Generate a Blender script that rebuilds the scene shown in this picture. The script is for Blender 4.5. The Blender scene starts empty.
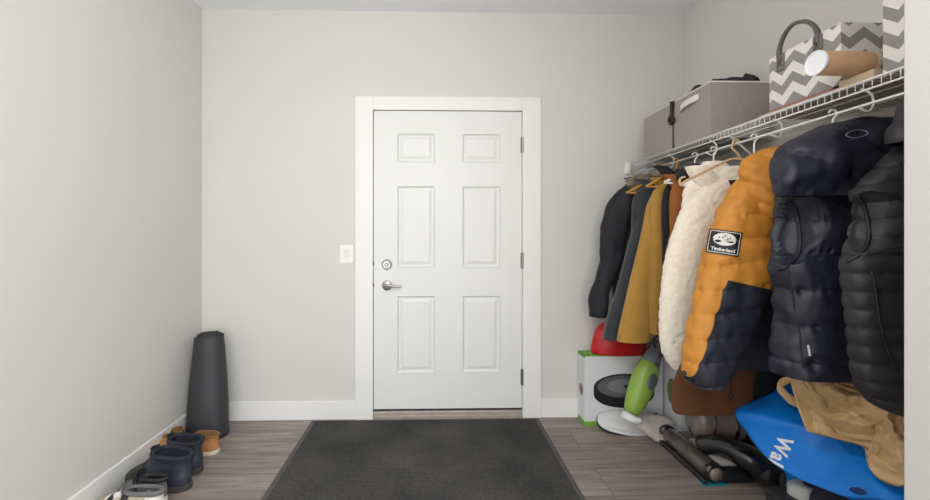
import bpy, bmesh, math, random
from mathutils import Vector, noise, Matrix
from mathutils.bvhtree import BVHTree
random.seed(7)
SC = bpy.context.scene
COL = SC.collection
# ------------------------------------------------------------------ camera
F = 411.0; EYE = 1.247; TH = math.radians(1.35); HY = 235.0
CX = 432 + F * math.tan(TH)
cam = bpy.data.cameras.new('camera'); co = bpy.data.objects.new('camera', cam); COL.objects.link(co)
cam.sensor_width = 36; cam.lens = 36 * F / 930
cam.shift_x = (465 - CX) / 930; cam.shift_y = -(250 - HY) / 930
cam.clip_start = 0.02
co.location = (0, 0, EYE); co.rotation_euler = (math.pi / 2, 0, -TH)
SC.camera = co

def P(px, py, Y):
    u = (px - CX) / F
    s = Y / (math.cos(TH) - u * math.sin(TH))
    return Vector((s * (math.sin(TH) + u * math.cos(TH)), Y, EYE + s * (HY - py) / F))
def PF(px, py, z=0.0):
    """point seen at that place lying at height z"""
    u = (px - CX) / F
    s = (z - EYE) * F / (HY - py)
    return Vector((s * (math.sin(TH) + u * math.cos(TH)), s * (math.cos(TH) - u * math.sin(TH)), z))

def Yat(px, X):
    """depth at which something at that X stands on that column"""
    return X / P(px, 235, 1).x
# ------------------------------------------------------------------ materials
MATS = {}
def hexc(r, g, b):
    f = lambda c: (c / 255 / 12.92) if c / 255 <= .04045 else ((c / 255 + .055) / 1.055) ** 2.4
    return (f(r), f(g), f(b), 1)
def mat(name, rgb, rough=.6, metal=0, noise_amt=0, noise_scale=20, bump=0, bump_scale=200, sheen=0, coat=0, alpha=1, trans=0, stretch=None):
    if name in MATS: return MATS[name]
    m = bpy.data.materials.new(name); m.use_nodes = True; MATS[name] = m
    nt = m.node_tree; b = nt.nodes['Principled BSDF']
    c = hexc(*rgb); b.inputs['Base Color'].default_value = c
    b.inputs['Roughness'].default_value = rough; b.inputs['Metallic'].default_value = metal
    b.inputs['Sheen Weight'].default_value = sheen; b.inputs['Coat Weight'].default_value = coat
    b.inputs['Transmission Weight'].default_value = trans; b.inputs['Alpha'].default_value = alpha
    tc = nt.nodes.new('ShaderNodeTexCoord')
    src = tc.outputs['Object']
    if stretch:
        mp = nt.nodes.new('ShaderNodeMapping'); mp.inputs['Scale'].default_value = stretch
        nt.links.new(src, mp.inputs['Vector']); src = mp.outputs['Vector']
    n = nt.nodes.new('ShaderNodeTexNoise'); n.inputs['Scale'].default_value = noise_scale; n.inputs['Detail'].default_value = 4
    nt.links.new(src, n.inputs['Vector'])
    if noise_amt:
        r = nt.nodes.new('ShaderNodeValToRGB')
        r.color_ramp.elements[0].position = .3; r.color_ramp.elements[1].position = .7
        r.color_ramp.elements[0].color = tuple(x * (1 - noise_amt) for x in c[:3]) + (1,)
        r.color_ramp.elements[1].color = tuple(min(1, x * (1 + noise_amt)) for x in c[:3]) + (1,)
        nt.links.new(n.outputs['Fac'], r.inputs['Fac']); nt.links.new(r.outputs['Color'], b.inputs['Base Color'])
    if bump:
        n2 = nt.nodes.new('ShaderNodeTexNoise'); n2.inputs['Scale'].default_value = bump_scale; n2.inputs['Detail'].default_value = 3
        nt.links.new(src, n2.inputs['Vector'])
        bp = nt.nodes.new('ShaderNodeBump'); bp.inputs['Strength'].default_value = bump; bp.inputs['Distance'].default_value = .003
        nt.links.new(n2.outputs['Fac'], bp.inputs['Height']); nt.links.new(bp.outputs['Normal'], b.inputs['Normal'])
    return m

WALL = mat('wall_paint', (214, 212, 206), .75, bump=.12, bump_scale=160, noise_amt=.012, noise_scale=1.5)
CEIL = mat('ceiling_paint', (242, 243, 247), .9, bump=.1, bump_scale=120)
TRIM = mat('trim_paint', (236, 235, 231), .4)
DOORM = mat('door_paint', (228, 228, 224), .42, bump=.03, bump_scale=60)
WIRE = mat('white_vinyl_wire', (232, 232, 230), .35)
NICKEL = mat('brushed_nickel', (176, 173, 168), .3, .9)

def floor_mat():
    m = bpy.data.materials.new('vinyl_plank'); m.use_nodes = True
    nt = m.node_tree; b = nt.nodes['Principled BSDF']; L = nt.links.new
    tc = nt.nodes.new('ShaderNodeTexCoord')
    mp = nt.nodes.new('ShaderNodeMapping'); mp.inputs['Location'].default_value = (.35, .08, 0)
    L(tc.outputs['Object'], mp.inputs['Vector'])
    br = nt.nodes.new('ShaderNodeTexBrick')
    br.inputs['Scale'].default_value = 1; br.inputs['Brick Width'].default_value = 1.22; br.inputs['Row Height'].default_value = .225
    br.inputs['Mortar Size'].default_value = .0015; br.inputs['Mortar Smooth'].default_value = .3
    br.inputs['Color1'].default_value = (0, 0, 0, 1); br.inputs['Color2'].default_value = (1, 1, 1, 1); br.inputs['Mortar'].default_value = (.5, .5, .5, 1)
    br.offset = .37
    L(mp.outputs['Vector'], br.inputs['Vector'])
    # grain, shifted for each plank
    mul = nt.nodes.new('ShaderNodeVectorMath'); mul.operation = 'MULTIPLY'; mul.inputs[1].default_value = (7, 13, 3)
    L(br.outputs['Color'], mul.inputs[0])
    add = nt.nodes.new('ShaderNodeVectorMath'); add.operation = 'ADD'
    L(tc.outputs['Object'], add.inputs[0]); L(mul.outputs['Vector'], add.inputs[1])
    m2 = nt.nodes.new('ShaderNodeMapping'); m2.inputs['Scale'].default_value = (1.1, 11, 1)
    L(add.outputs['Vector'], m2.inputs['Vector'])
    n = nt.nodes.new('ShaderNodeTexNoise'); n.inputs['Scale'].default_value = 2.2; n.inputs['Detail'].default_value = 8; n.inputs['Roughness'].default_value = .62; n.inputs['Distortion'].default_value = .6
    L(m2.outputs['Vector'], n.inputs['Vector'])
    r = nt.nodes.new('ShaderNodeValToRGB'); e = r.color_ramp.elements
    e[0].position = .28; e[0].color = hexc(112, 102, 94)
    e[1].position = .72; e[1].color = hexc(178, 166, 155)
    k = r.color_ramp.elements.new(.5); k.color = hexc(150, 139, 129)
    L(n.outputs['Fac'], r.inputs['Fac'])
    hsv = nt.nodes.new('ShaderNodeMix'); hsv.data_type = 'RGBA'; hsv.blend_type = 'MULTIPLY'; hsv.inputs['Factor'].default_value = 1
    r2 = nt.nodes.new('ShaderNodeValToRGB'); r2.color_ramp.elements[0].color = (.72, .72, .73, 1); r2.color_ramp.elements[1].color = (1, 1, 1, 1)
    L(br.outputs['Color'], r2.inputs['Fac'])
    L(r.outputs['Color'], hsv.inputs['A']); L(r2.outputs['Color'], hsv.inputs['B'])
    mx = nt.nodes.new('ShaderNodeMix'); mx.data_type = 'RGBA'; mx.inputs['B'].default_value = hexc(75, 66, 60)
    L(br.outputs['Fac'], mx.inputs['Factor']); L(hsv.outputs['Result'], mx.inputs['A'])
    L(mx.outputs['Result'], b.inputs['Base Color'])
    b.inputs['Roughness'].default_value = .5
    bp = nt.nodes.new('ShaderNodeBump'); bp.inputs['Strength'].default_value = .15; bp.inputs['Distance'].default_value = .002
    L(n.outputs['Fac'], bp.inputs['Height']); L(bp.outputs['Normal'], b.inputs['Normal'])
    return m
FLOOR = floor_mat()

# ------------------------------------------------------------------ mesh helpers
def obj(name, bm, m=None, parent=None, smooth=False, mats=None):
    me = bpy.data.meshes.new(name)
    bmesh.ops.recalc_face_normals(bm, faces=bm.faces)
    bm.to_mesh(me); bm.free()
    if m: me.materials.append(m)
    if mats:
        for k in mats: me.materials.append(k)
    if smooth: me.polygons.foreach_set('use_smooth', [True] * len(me.polygons))
    o = bpy.data.objects.new(name, me); COL.objects.link(o)
    if parent:
        o.parent = parent
        o.matrix_parent_inverse = parent_world(parent).inverted()
    return o
def parent_world(o):
    M = Matrix.LocRotScale(o.location, o.rotation_euler, o.scale)
    return (parent_world(o.parent) @ o.matrix_parent_inverse @ M) if o.parent else M
def tag(o, label, cat, group=None, kind=None):
    o['label'] = label; o['category'] = cat
    if group: o['group'] = group
    if kind: o['kind'] = kind
    return o
def thing(name, loc, label, cat, group=None):
    o = bpy.data.objects.new(name, None); COL.objects.link(o); o.location = loc
    o.empty_display_size = .05
    return tag(o, label, cat, group)
def box(bm, a, b, bev=0, mi=0, M=None):
    """axis box from corner a to corner b"""
    a = Vector(a); b = Vector(b); c = (a + b) / 2; d = b - a
    r = bmesh.ops.create_cube(bm, size=1, matrix=Matrix.Translation(c) @ Matrix.Diagonal((abs(d.x), abs(d.y), abs(d.z), 1)))
    vs = r['verts']
    if bev:
        es = list({e for v in vs for e in v.link_edges})
        q = bmesh.ops.bevel(bm, geom=es, offset=bev, segments=2, profile=.5, affect='EDGES')
        vs = list({v for f in q['faces'] for v in f.verts} | {v for v in vs if v.is_valid})
    if M is not None:
        bmesh.ops.transform(bm, matrix=M, verts=vs)
    return vs
def tube(bm, pts, r, n=10, caps=True, closed=False, flat=1.0):
    pts = [Vector(p) for p in pts]; rs = r if isinstance(r, (list, tuple)) else [r] * len(pts)
    rings = []; up = None; N = len(pts)
    for i, p in enumerate(pts):
        if closed: t = pts[(i + 1) % N] - pts[i - 1]
        else: t = pts[min(i + 1, N - 1)] - pts[max(i - 1, 0)]
        t.normalize()
        if up is None:
            up = Vector((0, 0, 1)) if abs(t.z) < .9 else Vector((0, 1, 0))
        s = t.cross(up).normalized(); up = s.cross(t).normalized()
        rings.append([bm.verts.new(p + (s * math.cos(2 * math.pi * k / n) + up * math.sin(2 * math.pi * k / n) * flat) * rs[i]) for k in range(n)])
    M_ = N if closed else N - 1
    for i in range(M_):
        A = rings[i]; B = rings[(i + 1) % N]
        for k in range(n): bm.faces.new((A[k], A[(k + 1) % n], B[(k + 1) % n], B[k]))
    if caps and not closed:
        bm.faces.new(rings[0]); bm.faces.new(rings[-1])
def skin_rings(bm, rings, cap0=True, cap1=True, mi=0):
    R = [[bm.verts.new(p) for p in r] for r in rings]
    n = len(R[0])
    for i in range(len(R) - 1):
        for k in range(n):
            f = bm.faces.new((R[i][k], R[i][(k + 1) % n], R[i + 1][(k + 1) % n], R[i + 1][k])); f.material_index = mi
    for flag, r in ((cap0, R[0]), (cap1, R[-1])):
        if flag:
            c = sum((v.co for v in r), Vector()) / n; cv = bm.verts.new(c)
            for k in range(n): bm.faces.new((r[k], r[(k + 1) % n], cv))
    return R
def crv(vals, t):
    """catmull rom through a list of tuples, t 0..1"""
    n = len(vals) - 1; x = min(max(t, 0), 1) * n; i = min(int(x), n - 1); f = x - i
    p0 = vals[max(i - 1, 0)]; p1 = vals[i]; p2 = vals[i + 1]; p3 = vals[min(i + 2, n)]
    return tuple(.5 * ((2 * b) + (-a + c) * f + (2 * a - 5 * b + 4 * c - d) * f * f + (-a + 3 * b - 3 * c + d) * f ** 3) for a, b, c, d in zip(p0, p1, p2, p3))
def spline(pts, n, closed=False):
    pts = [tuple(p) for p in pts]
    if closed:
        m = len(pts); out = []
        for k in range(n):
            x = k / n * m; i = int(x); f = x - i
            q = [pts[(i + j) % m] for j in (-1, 0, 1, 2)]
            out.append(Vector(crv(q, (1 + f) / 3)))
        return out
    return [Vector(crv(pts, k / (n - 1))) for k in range(n)]
def nz(v, s, seed=0): return noise.noise(Vector((v[0] * s[0] + seed * 7.3, v[1] * s[1] + seed * 3.1, v[2] * s[2] + seed)))
def bvh_of(o):
    me = o.data
    M = parent_world(o.parent) @ o.matrix_parent_inverse if o.parent else Matrix()
    return BVHTree.FromPolygons([M @ v.co for v in me.vertices], [tuple(p.vertices) for p in me.polygons])
def rect_pts(w, h, n=10):
    return
def grid_bm(w, h, nx, ny):
    bm = bmesh.new()
    V = [[bm.verts.new((-w / 2 + w * i / nx, -h / 2 + h * j / ny, 0)) for i in range(nx + 1)] for j in range(ny + 1)]
    for j in range(ny):
        for i in range(nx): bm.faces.new((V[j][i], V[j][i + 1], V[j + 1][i + 1], V[j + 1][i]))
    return bm
def conform(bm, origin, U, V, N, bvh, off, pure=False):
    U = U.normalized(); N = N.normalized()
    for v in bm.verts:
        p = origin + U * v.co.x + V * v.co.y
        h = bvh.ray_cast(p + N * .25, -N)
        if h[0] is None: h = bvh.find_nearest(p)
        n = h[1] if h[1].dot(N) > 0 else -h[1]
        v.co = h[0] + (N if pure else n * .4 + N * .6) * (off + v.co.z)
def text_bm(s, size, bold=0.0, space=1.0):
    cu = bpy.data.curves.new('t', 'FONT'); cu.body = s; cu.size = size; cu.offset = bold; cu.align_x = 'CENTER'; cu.align_y = 'CENTER'; cu.resolution_u = 3; cu.space_character = space
    o = bpy.data.objects.new('t', cu); COL.objects.link(o)
    dg = bpy.context.evaluated_depsgraph_get()
    me = bpy.data.meshes.new_from_object(o.evaluated_get(dg))
    bm = bmesh.new(); bm.from_mesh(me)
    COL.objects.unlink(o); bpy.data.objects.remove(o); bpy.data.meshes.remove(me)
    return bm
def ellipse_bm(a, b, n=40, cx=0, cy=0, bm=None, rings=4):
    bm = bm or bmesh.new()
    c = bm.verts.new((cx, cy, 0)); prev = None
    for q in range(1, rings + 1):
        s = q / rings
        R = [bm.verts.new((cx + a * s * math.cos(2 * math.pi * k / n), cy + b * s * math.sin(2 * math.pi * k / n), 0)) for k in range(n)]
        for k in range(n):
            if prev: bm.faces.new((prev[k], prev[(k + 1) % n], R[(k + 1) % n], R[k]))
            else: bm.faces.new((c, R[k], R[(k + 1) % n]))
        prev = R
    return bm

# ------------------------------------------------------------------ the room
D = 2.80
XL = P(202, 235, D).x; XR = P(683, 235, D).x
H = P(432, 11.7, D).z
YB = -2.6
def struct(name, bm, m, parent=None, smooth=False):
    o = obj(name, bm, m, parent, smooth)
    if not parent: o['kind'] = 'structure'
    return o
T = .1
bm = bmesh.new(); box(bm, (XL - T, YB, -T), (XR + T, D + T, 0)); struct('floor', bm, FLOOR)
bm = bmesh.new(); box(bm, (XL - T, YB, H), (XR + T, D + T, H + T)); struct('ceiling', bm, CEIL)
bm = bmesh.new(); box(bm, (XL - T, YB, 0), (XL, D + T, H)); struct('wall_left', bm, WALL)
bm = bmesh.new(); box(bm, (XR, -.15, 0), (XR + T, D + T, H)); struct('wall_right', bm, WALL)  # cut short out of view, an added gap letting sky light in sideways
# door geometry numbers
dl = P(373.8, 111, D); dr = P(521.5, 112, D)
DX0, DX1 = dl.x, dr.x; DZ1 = P(432, 111.4, D).z; DZ0 = P(432, 408.2, D).z
cx0 = P(355.5, 200, D).x; cx1 = P(540.3, 200, D).x; cz1 = P(432, 97.4, D).z
# back wall with the door opening
bm = bmesh.new()
box(bm, (XL, D, 0), (DX0 - .006, D + T, H)); box(bm, (DX1 + .006, D, 0), (XR, D + T, H)); box(bm, (DX0 - .006, D, DZ1 + .006), (DX1 + .006, D + T, H))
struct('wall_back', bm, WALL)
# near end of closet: short return wall on the right
rw = P(903, 235, .875)
bm = bmesh.new(); box(bm, (rw.x, .875 - .14, 0), (XR, .875, H), bev=.004)
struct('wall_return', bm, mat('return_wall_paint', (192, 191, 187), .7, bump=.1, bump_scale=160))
# baseboards
BH = .128
def baseboard(name, a, b):
    bm = bmesh.new(); box(bm, a, b, bev=.004); struct(name, bm, TRIM)
baseboard('baseboard_left', (XL, YB, 0), (XL + .014, D, BH))
baseboard('baseboard_back', (XL + .014, D - .014, 0), (cx0, D, BH))
baseboard('baseboard_back_right', (cx1, D - .014, 0), (XR - .014, D, BH))
baseboard('baseboard_right', (XR - .014, .875, 0), (XR, D, BH))
baseboard('baseboard_return', (rw.x + .02, .875, 0), (XR - .014, .875 + .014, BH))
# door casing
bm = bmesh.new(); box(bm, (cx0, D - .018, 0), (DX0 - .004, D, cz1), bev=.003); struct('trim_1', bm, TRIM)
bm = bmesh.new(); box(bm, (DX1 + .004, D - .018, 0), (cx1, D, cz1), bev=.003); struct('trim_2', bm, TRIM)
bm = bmesh.new(); box(bm, (DX0 - .004, D - .018, DZ1 + .004), (DX1 + .004, D, cz1), bev=.003); struct('trim_3', bm, TRIM)
# door jamb rebate + threshold
bm = bmesh.new()
box(bm, (DX0 - .006, D + .042, 0), (DX1 + .006, D + .06, DZ1 + .006)); struct('trim_4', bm, TRIM)
bm = bmesh.new(); box(bm, (DX0 - .004, D - .012, 0), (DX1 + .004, D + .042, .052), bev=.006)
box(bm, (DX0 - .004, D - .026, 0), (DX1 + .004, D - .012, .03), bev=.004)
struct('trim_5', bm, mat('threshold_metal', (172, 163, 152), .45, .3, noise_amt=.1))
# six panel door
def door():
    yF = D - .006
    bm = bmesh.new()
    xs = [DX0, P(396.5, 0, D).x, P(435.5, 0, D).x, P(461.5, 0, D).x, P(500.5, 0, D).x, DX1]
    rows = [P(432, y, D).z for y in (373, 295, 268, 185.5, 163, 133)]
    zs = [DZ0] + rows + [DZ1]
    panels = {(1, 1), (3, 1), (1, 3), (3, 3), (1, 5), (3, 5)}
    for i in range(5):
        for j in range(7):
            x0, x1, z0, z1 = xs[i], xs[i + 1], zs[j], zs[j + 1]
            def ring(ins, d): return [bm.verts.new(q) for q in ((x0 + ins, yF + d, z0 + ins), (x1 - ins, yF + d, z0 + ins), (x1 - ins, yF + d, z1 - ins), (x0 + ins, yF + d, z1 - ins))]
            if (i, j) not in panels: bm.faces.new(ring(0, 0)); continue
            prof = [(0, 0), (.003, -.0025), (.007, -.0025), (.012, .004), (.017, .010), (.026, .010), (.032, .007), (.045, .002), (.049, .002)]
            rr = [ring(*p) for p in prof]
            for A, B in zip(rr, rr[1:]):
                for k in range(4): bm.faces.new((A[k], A[(k + 1) % 4], B[(k + 1) % 4], B[k]))
            bm.faces.new(rr[-1])
    bmesh.ops.remove_doubles(bm, verts=bm.verts, dist=1e-5)
    # edges and back
    b = [bm.verts.new(q) for q in ((DX0, yF, DZ0), (DX1, yF, DZ0), (DX1, yF, DZ1), (DX0, yF, DZ1))]
    c = [bm.verts.new((v.co.x, yF + .044, v.co.z)) for v in b]
    for k in range(4): bm.faces.new((b[k], b[(k + 1) % 4], c[(k + 1) % 4], c[k]))
    bm.faces.new(c)
    d = struct('door_1', bm, DOORM)
    # dark sweep gap line under the door
    bm = bmesh.new(); box(bm, (DX0, yF + .004, DZ0 - .008), (DX1, yF + .04, DZ0)); obj('door_sweep', bm, mat('dark_rubber', (38, 36, 34), .7), d)
    # lever
    def disc(bm, c, r, h, n=32, bev=.004):
        rings = []
        for rad, y in ((r, 0), (r, -h + bev), (r - bev, -h)):
            rings.append([Vector((c.x + rad * math.cos(2 * math.pi * k / n), c.y + y, c.z + rad * math.sin(2 * math.pi * k / n))) for k in range(n)])
        skin_rings(bm, rings)
    c = P(387, 285.2, D); c.y = yF
    bm = bmesh.new(); disc(bm, c, .034, .012)
    tube(bm, [c, c + Vector((0, -.045, 0))], .012, 16)
    pts = spline([c + Vector(q) for q in ((-.004, -.047, 0), (.02, -.052, .004), (.05, -.052, 0), (.08, -.05, -.004), (.103, -.047, -.004))], 14)
    tube(bm, pts, [.013, .013, .0125, .012, .0115, .011, .0105, .010, .0095, .009, .0085, .008, .0075, .005], 14, flat=.8)
    obj('door_lever', bm, NICKEL, d, True)
    c = P(387, 264.4, D); c.y = yF
    bm = bmesh.new(); disc(bm, c, .034, .016, bev=.008)
    disc(bm, c + Vector((0, -.016, 0)), .014, .006)
    box(bm, c + Vector((-.004, -.035, -.013)), c + Vector((.004, -.02, .013)), bev=.002)
    obj('deadbolt', bm, NICKEL, d)
    for y in (263.5, 285):
        q = P(374, y, D)
        bm = bmesh.new(); box(bm, (DX0 - .006, yF - .002, q.z - .014), (DX0 + .003, yF + .01, q.z + .014)); obj('latch_plate', bm, mat('dark_latch', (70, 66, 62), .4, .8), d)
    for y in (145.5, 260.5, 376.5):
        q = P(521.8, y, D)
        bm = bmesh.new()
        tube(bm, [(q.x + .002, yF - .008, q.z - .055), (q.x + .002, yF - .008, q.z + .055)], .0075, 12)
        box(bm, (q.x - .010, yF - .003, q.z - .052), (q.x + .012, yF + .002, q.z + .052))
        obj('hinge', bm, mat('hinge_nickel', (140, 137, 133), .35, .9), d)
    return d
door()
# light switch
def switch():
    a = P(340, 245, D); b = P(353.6, 262.8, D)
    t = thing('light_switch', ((a.x + b.x) / 2, D, (a.z + b.z) / 2), 'white rocker light switch on the wall left of the door', 'light switch')
    bm = bmesh.new(); box(bm, (a.x, D - .007, b.z), (b.x, D, a.z), bev=.003); obj('cover_plate', bm, mat('switch_plastic', (238, 236, 231), .35), t)
    cx = (a.x + b.x) / 2; cz = (a.z + b.z) / 2
    bm = bmesh.new(); box(bm, (cx - .017, D - .011, cz - .034), (cx + .017, D - .006, cz + .034), bev=.002)
    o = obj('rocker', bm, mat('rocker_plastic', (226, 224, 219), .35), t)
switch()

# ------------------------------------------------------------------ floor mat
def matt():
    m = bpy.data.materials.new('ribbed_carpet'); m.use_nodes = True; nt = m.node_tree; b = nt.nodes['Principled BSDF']; L = nt.links.new
    tc = nt.nodes.new('ShaderNodeTexCoord')
    w = nt.nodes.new('ShaderNodeTexWave'); w.bands_direction = 'Y'; w.inputs['Scale'].default_value = 26; w.inputs['Distortion'].default_value = .25; w.inputs['Detail Scale'].default_value = 6
    L(tc.outputs['Object'], w.inputs['Vector'])
    n = nt.nodes.new('ShaderNodeTexNoise'); n.inputs['Scale'].default_value = 3; n.inputs['Detail'].default_value = 6; L(tc.outputs['Object'], n.inputs['Vector'])
    n2 = nt.nodes.new('ShaderNodeTexNoise'); n2.inputs['Scale'].default_value = 150; n2.inputs['Detail'].default_value = 3; L(tc.outputs['Object'], n2.inputs['Vector'])
    r = nt.nodes.new('ShaderNodeValToRGB'); r.color_ramp.elements[0].position = .35; r.color_ramp.elements[1].position = .72
    r.color_ramp.elements[0].color = hexc(66, 66, 65); r.color_ramp.elements[1].color = hexc(90, 88, 84)
    L(n.outputs['Fac'], r.inputs['Fac'])
    r3 = nt.nodes.new('ShaderNodeValToRGB'); r3.color_ramp.elements[0].color = (.6, .6, .6, 1); r3.color_ramp.elements[1].color = (1.25, 1.25, 1.25, 1)
    r3.color_ramp.elements[0].position = .3; r3.color_ramp.elements[1].position = .7
    L(n2.outputs['Fac'], r3.inputs['Fac'])
    mx = nt.nodes.new('ShaderNodeMix'); mx.data_type = 'RGBA'; mx.blend_type = 'MULTIPLY'; mx.inputs['Factor'].default_value = 1
    L(r.outputs['Color'], mx.inputs['A']); L(r3.outputs['Color'], mx.inputs['B'])
    L(mx.outputs['Result'], b.inputs['Base Color']); b.inputs['Roughness'].default_value = .95; b.inputs['Specular IOR Level'].default_value = .15
    bp = nt.nodes.new('ShaderNodeBump'); bp.inputs['Strength'].default_value = .8; bp.inputs['Distance'].default_value = .004
    L(w.outputs['Fac'], bp.inputs['Height']); L(bp.outputs['Normal'], b.inputs['Normal'])
    x0 = PF(313, 419.3).x; x1 = PF(537, 416.3).x; y1 = 2.772; y0 = 1.55
    t = thing('door_mat', ((x0 + x1) / 2, (y0 + y1) / 2, 0), 'large charcoal ribbed door mat with rubber border on the plank floor', 'door mat')
    bm = bmesh.new(); box(bm, (x0, y0, 0), (x1, y1, .005), bev=.002); obj('rubber_border', bm, mat('mat_rubber', (84, 82, 80), .7), t)
    bm = bmesh.new(); box(bm, (x0 + .028, y0 + .028, .003), (x1 - .028, y1 - .022, .0095), bev=.003); obj('ribbed_pile', bm, m, t)
matt()

# ------------------------------------------------------------------ wire shelf
XS = 1.349; ZD = 1.727
def shelf():
    t = thing('wire_shelf', (XR, 1.8, ZD), 'white wire closet shelf with hanging rod above the coats', 'shelf')
    y0, y1 = .89, D - .012
    bm = bmesh.new()
    for x in (XS, XR - .02): tube(bm, [(x, y0, ZD - .003), (x, y1, ZD - .003)], .0028, 8)
    for x in (XS + .13, XS + .26): tube(bm, [(x, y0, ZD - .006), (x, y1, ZD - .006)], .0028, 6)
    n = int((y1 - y0) / .0254)
    for k in range(n + 1):
        y = y0 + .005 + k * .0254
        tube(bm, [(XR - .018, y, ZD), (XS - .001, y, ZD), (XS - .003, y, ZD - .003), (XS - .003, y, ZD - .030)], .0014, 5)
    obj('wire_deck', bm, WIRE, t, True)
    bm = bmesh.new()
    tube(bm, [(XS - .003, y0, ZD - .030), (XS - .003, y1, ZD - .030)], .0032, 8)
    tube(bm, [(XS - .004, y0, ZD - .001), (XS - .004, y1, ZD - .001)], .0034, 8)
    obj('front_lip', bm, WIRE, t, True)
    # hang rod
    bm = bmesh.new(); xr = XS + .022; zr = ZD - .068
    tube(bm, [(xr, y0, zr), (xr, y1, zr)], .0042, 10)
    obj('hanging_rod', bm, WIRE, t, True)
    for y in (2.36, 2.0, 1.62, 1.28, 1.0):
        bm = bmesh.new()
        tube(bm, spline([(XS + .03, y + .01, ZD - .008), (XS + .055, y, ZD - .03), (XS + .055, y - .005, ZD - .065), (XS + .035, y - .01, ZD - .088), (XS + .008, y - .012, ZD - .082), (XS - .002, y - .012, ZD - .072)], 16), .0038, 8)
        obj('rod_support', bm, WIRE, t, True)
    # end bracket on the back wall
    bm = bmesh.new(); box(bm, (XS - .024, D - .03, ZD - .062), (XS + .006, D, ZD + .014), bev=.003)
    box(bm, (XS - .018, D - .04, ZD - .04), (XS + .002, D - .028, ZD + .004), bev=.002)
    obj('end_bracket', bm, mat('bracket_plastic', (236, 236, 234), .4), t)
    for y in (1.1, 1.9, 2.6):
        bm = bmesh.new(); tube(bm, [(XR - .002, y, ZD - .30), (XS + .05, y, ZD - .012)], .004, 8); box(bm, (XR - .006, y - .01, ZD - .33), (XR, y + .01, ZD - .28), bev=.001)
        obj('support_brace', bm, WIRE, t)
shelf()

# ------------------------------------------------------------------ boxes on shelf
ZT = ZD + .0018
def soft_box(bm, a, b, bulge=.006, n=14, lean=0, seed=1, taper=0):
    a = Vector(a); b = Vector(b); faces = []
    c = (a + b) / 2; h = (b - a) / 2
    vs = {}
    def vert(i, j, k):
        key = (i, j, k)
        if key in vs: return vs[key]
        u = Vector((-1 + 2 * i / n, -1 + 2 * j / n, -1 + 2 * k / n))
        p = Vector((c.x + h.x * u.x, c.y + h.y * u.y, c.z + h.z * u.z))
        w = [(1 - u.y ** 2) * (1 - u.z ** 2), (1 - u.x ** 2) * (1 - u.z ** 2), (1 - u.x ** 2) * (1 - u.y ** 2)]
        for q in range(3):
            if abs(u[q]) > .999: p[q] += math.copysign(bulge * w[q] * (1 if q != 2 or u[q] > 0 else 0), u[q]) + (bulge * .5 * nz(p, (9, 9, 9), seed) * w[q] if not (q == 2 and u[q] < 0) else 0)
        vs[key] = bm.verts.new(p); return vs[key]
    for s in (0, n):
        for i in range(n):
            for j in range(n):
                bm.faces.new((vert(s, i, j), vert(s, i + 1, j), vert(s, i + 1, j + 1), vert(s, i, j + 1)))
                bm.faces.new((vert(i, s, j), vert(i + 1, s, j), vert(i + 1, s, j + 1), vert(i, s, j + 1)))
                bm.faces.new((vert(i, j, s), vert(i + 1, j, s), vert(i + 1, j + 1, s), vert(i, j + 1, s)))

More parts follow.
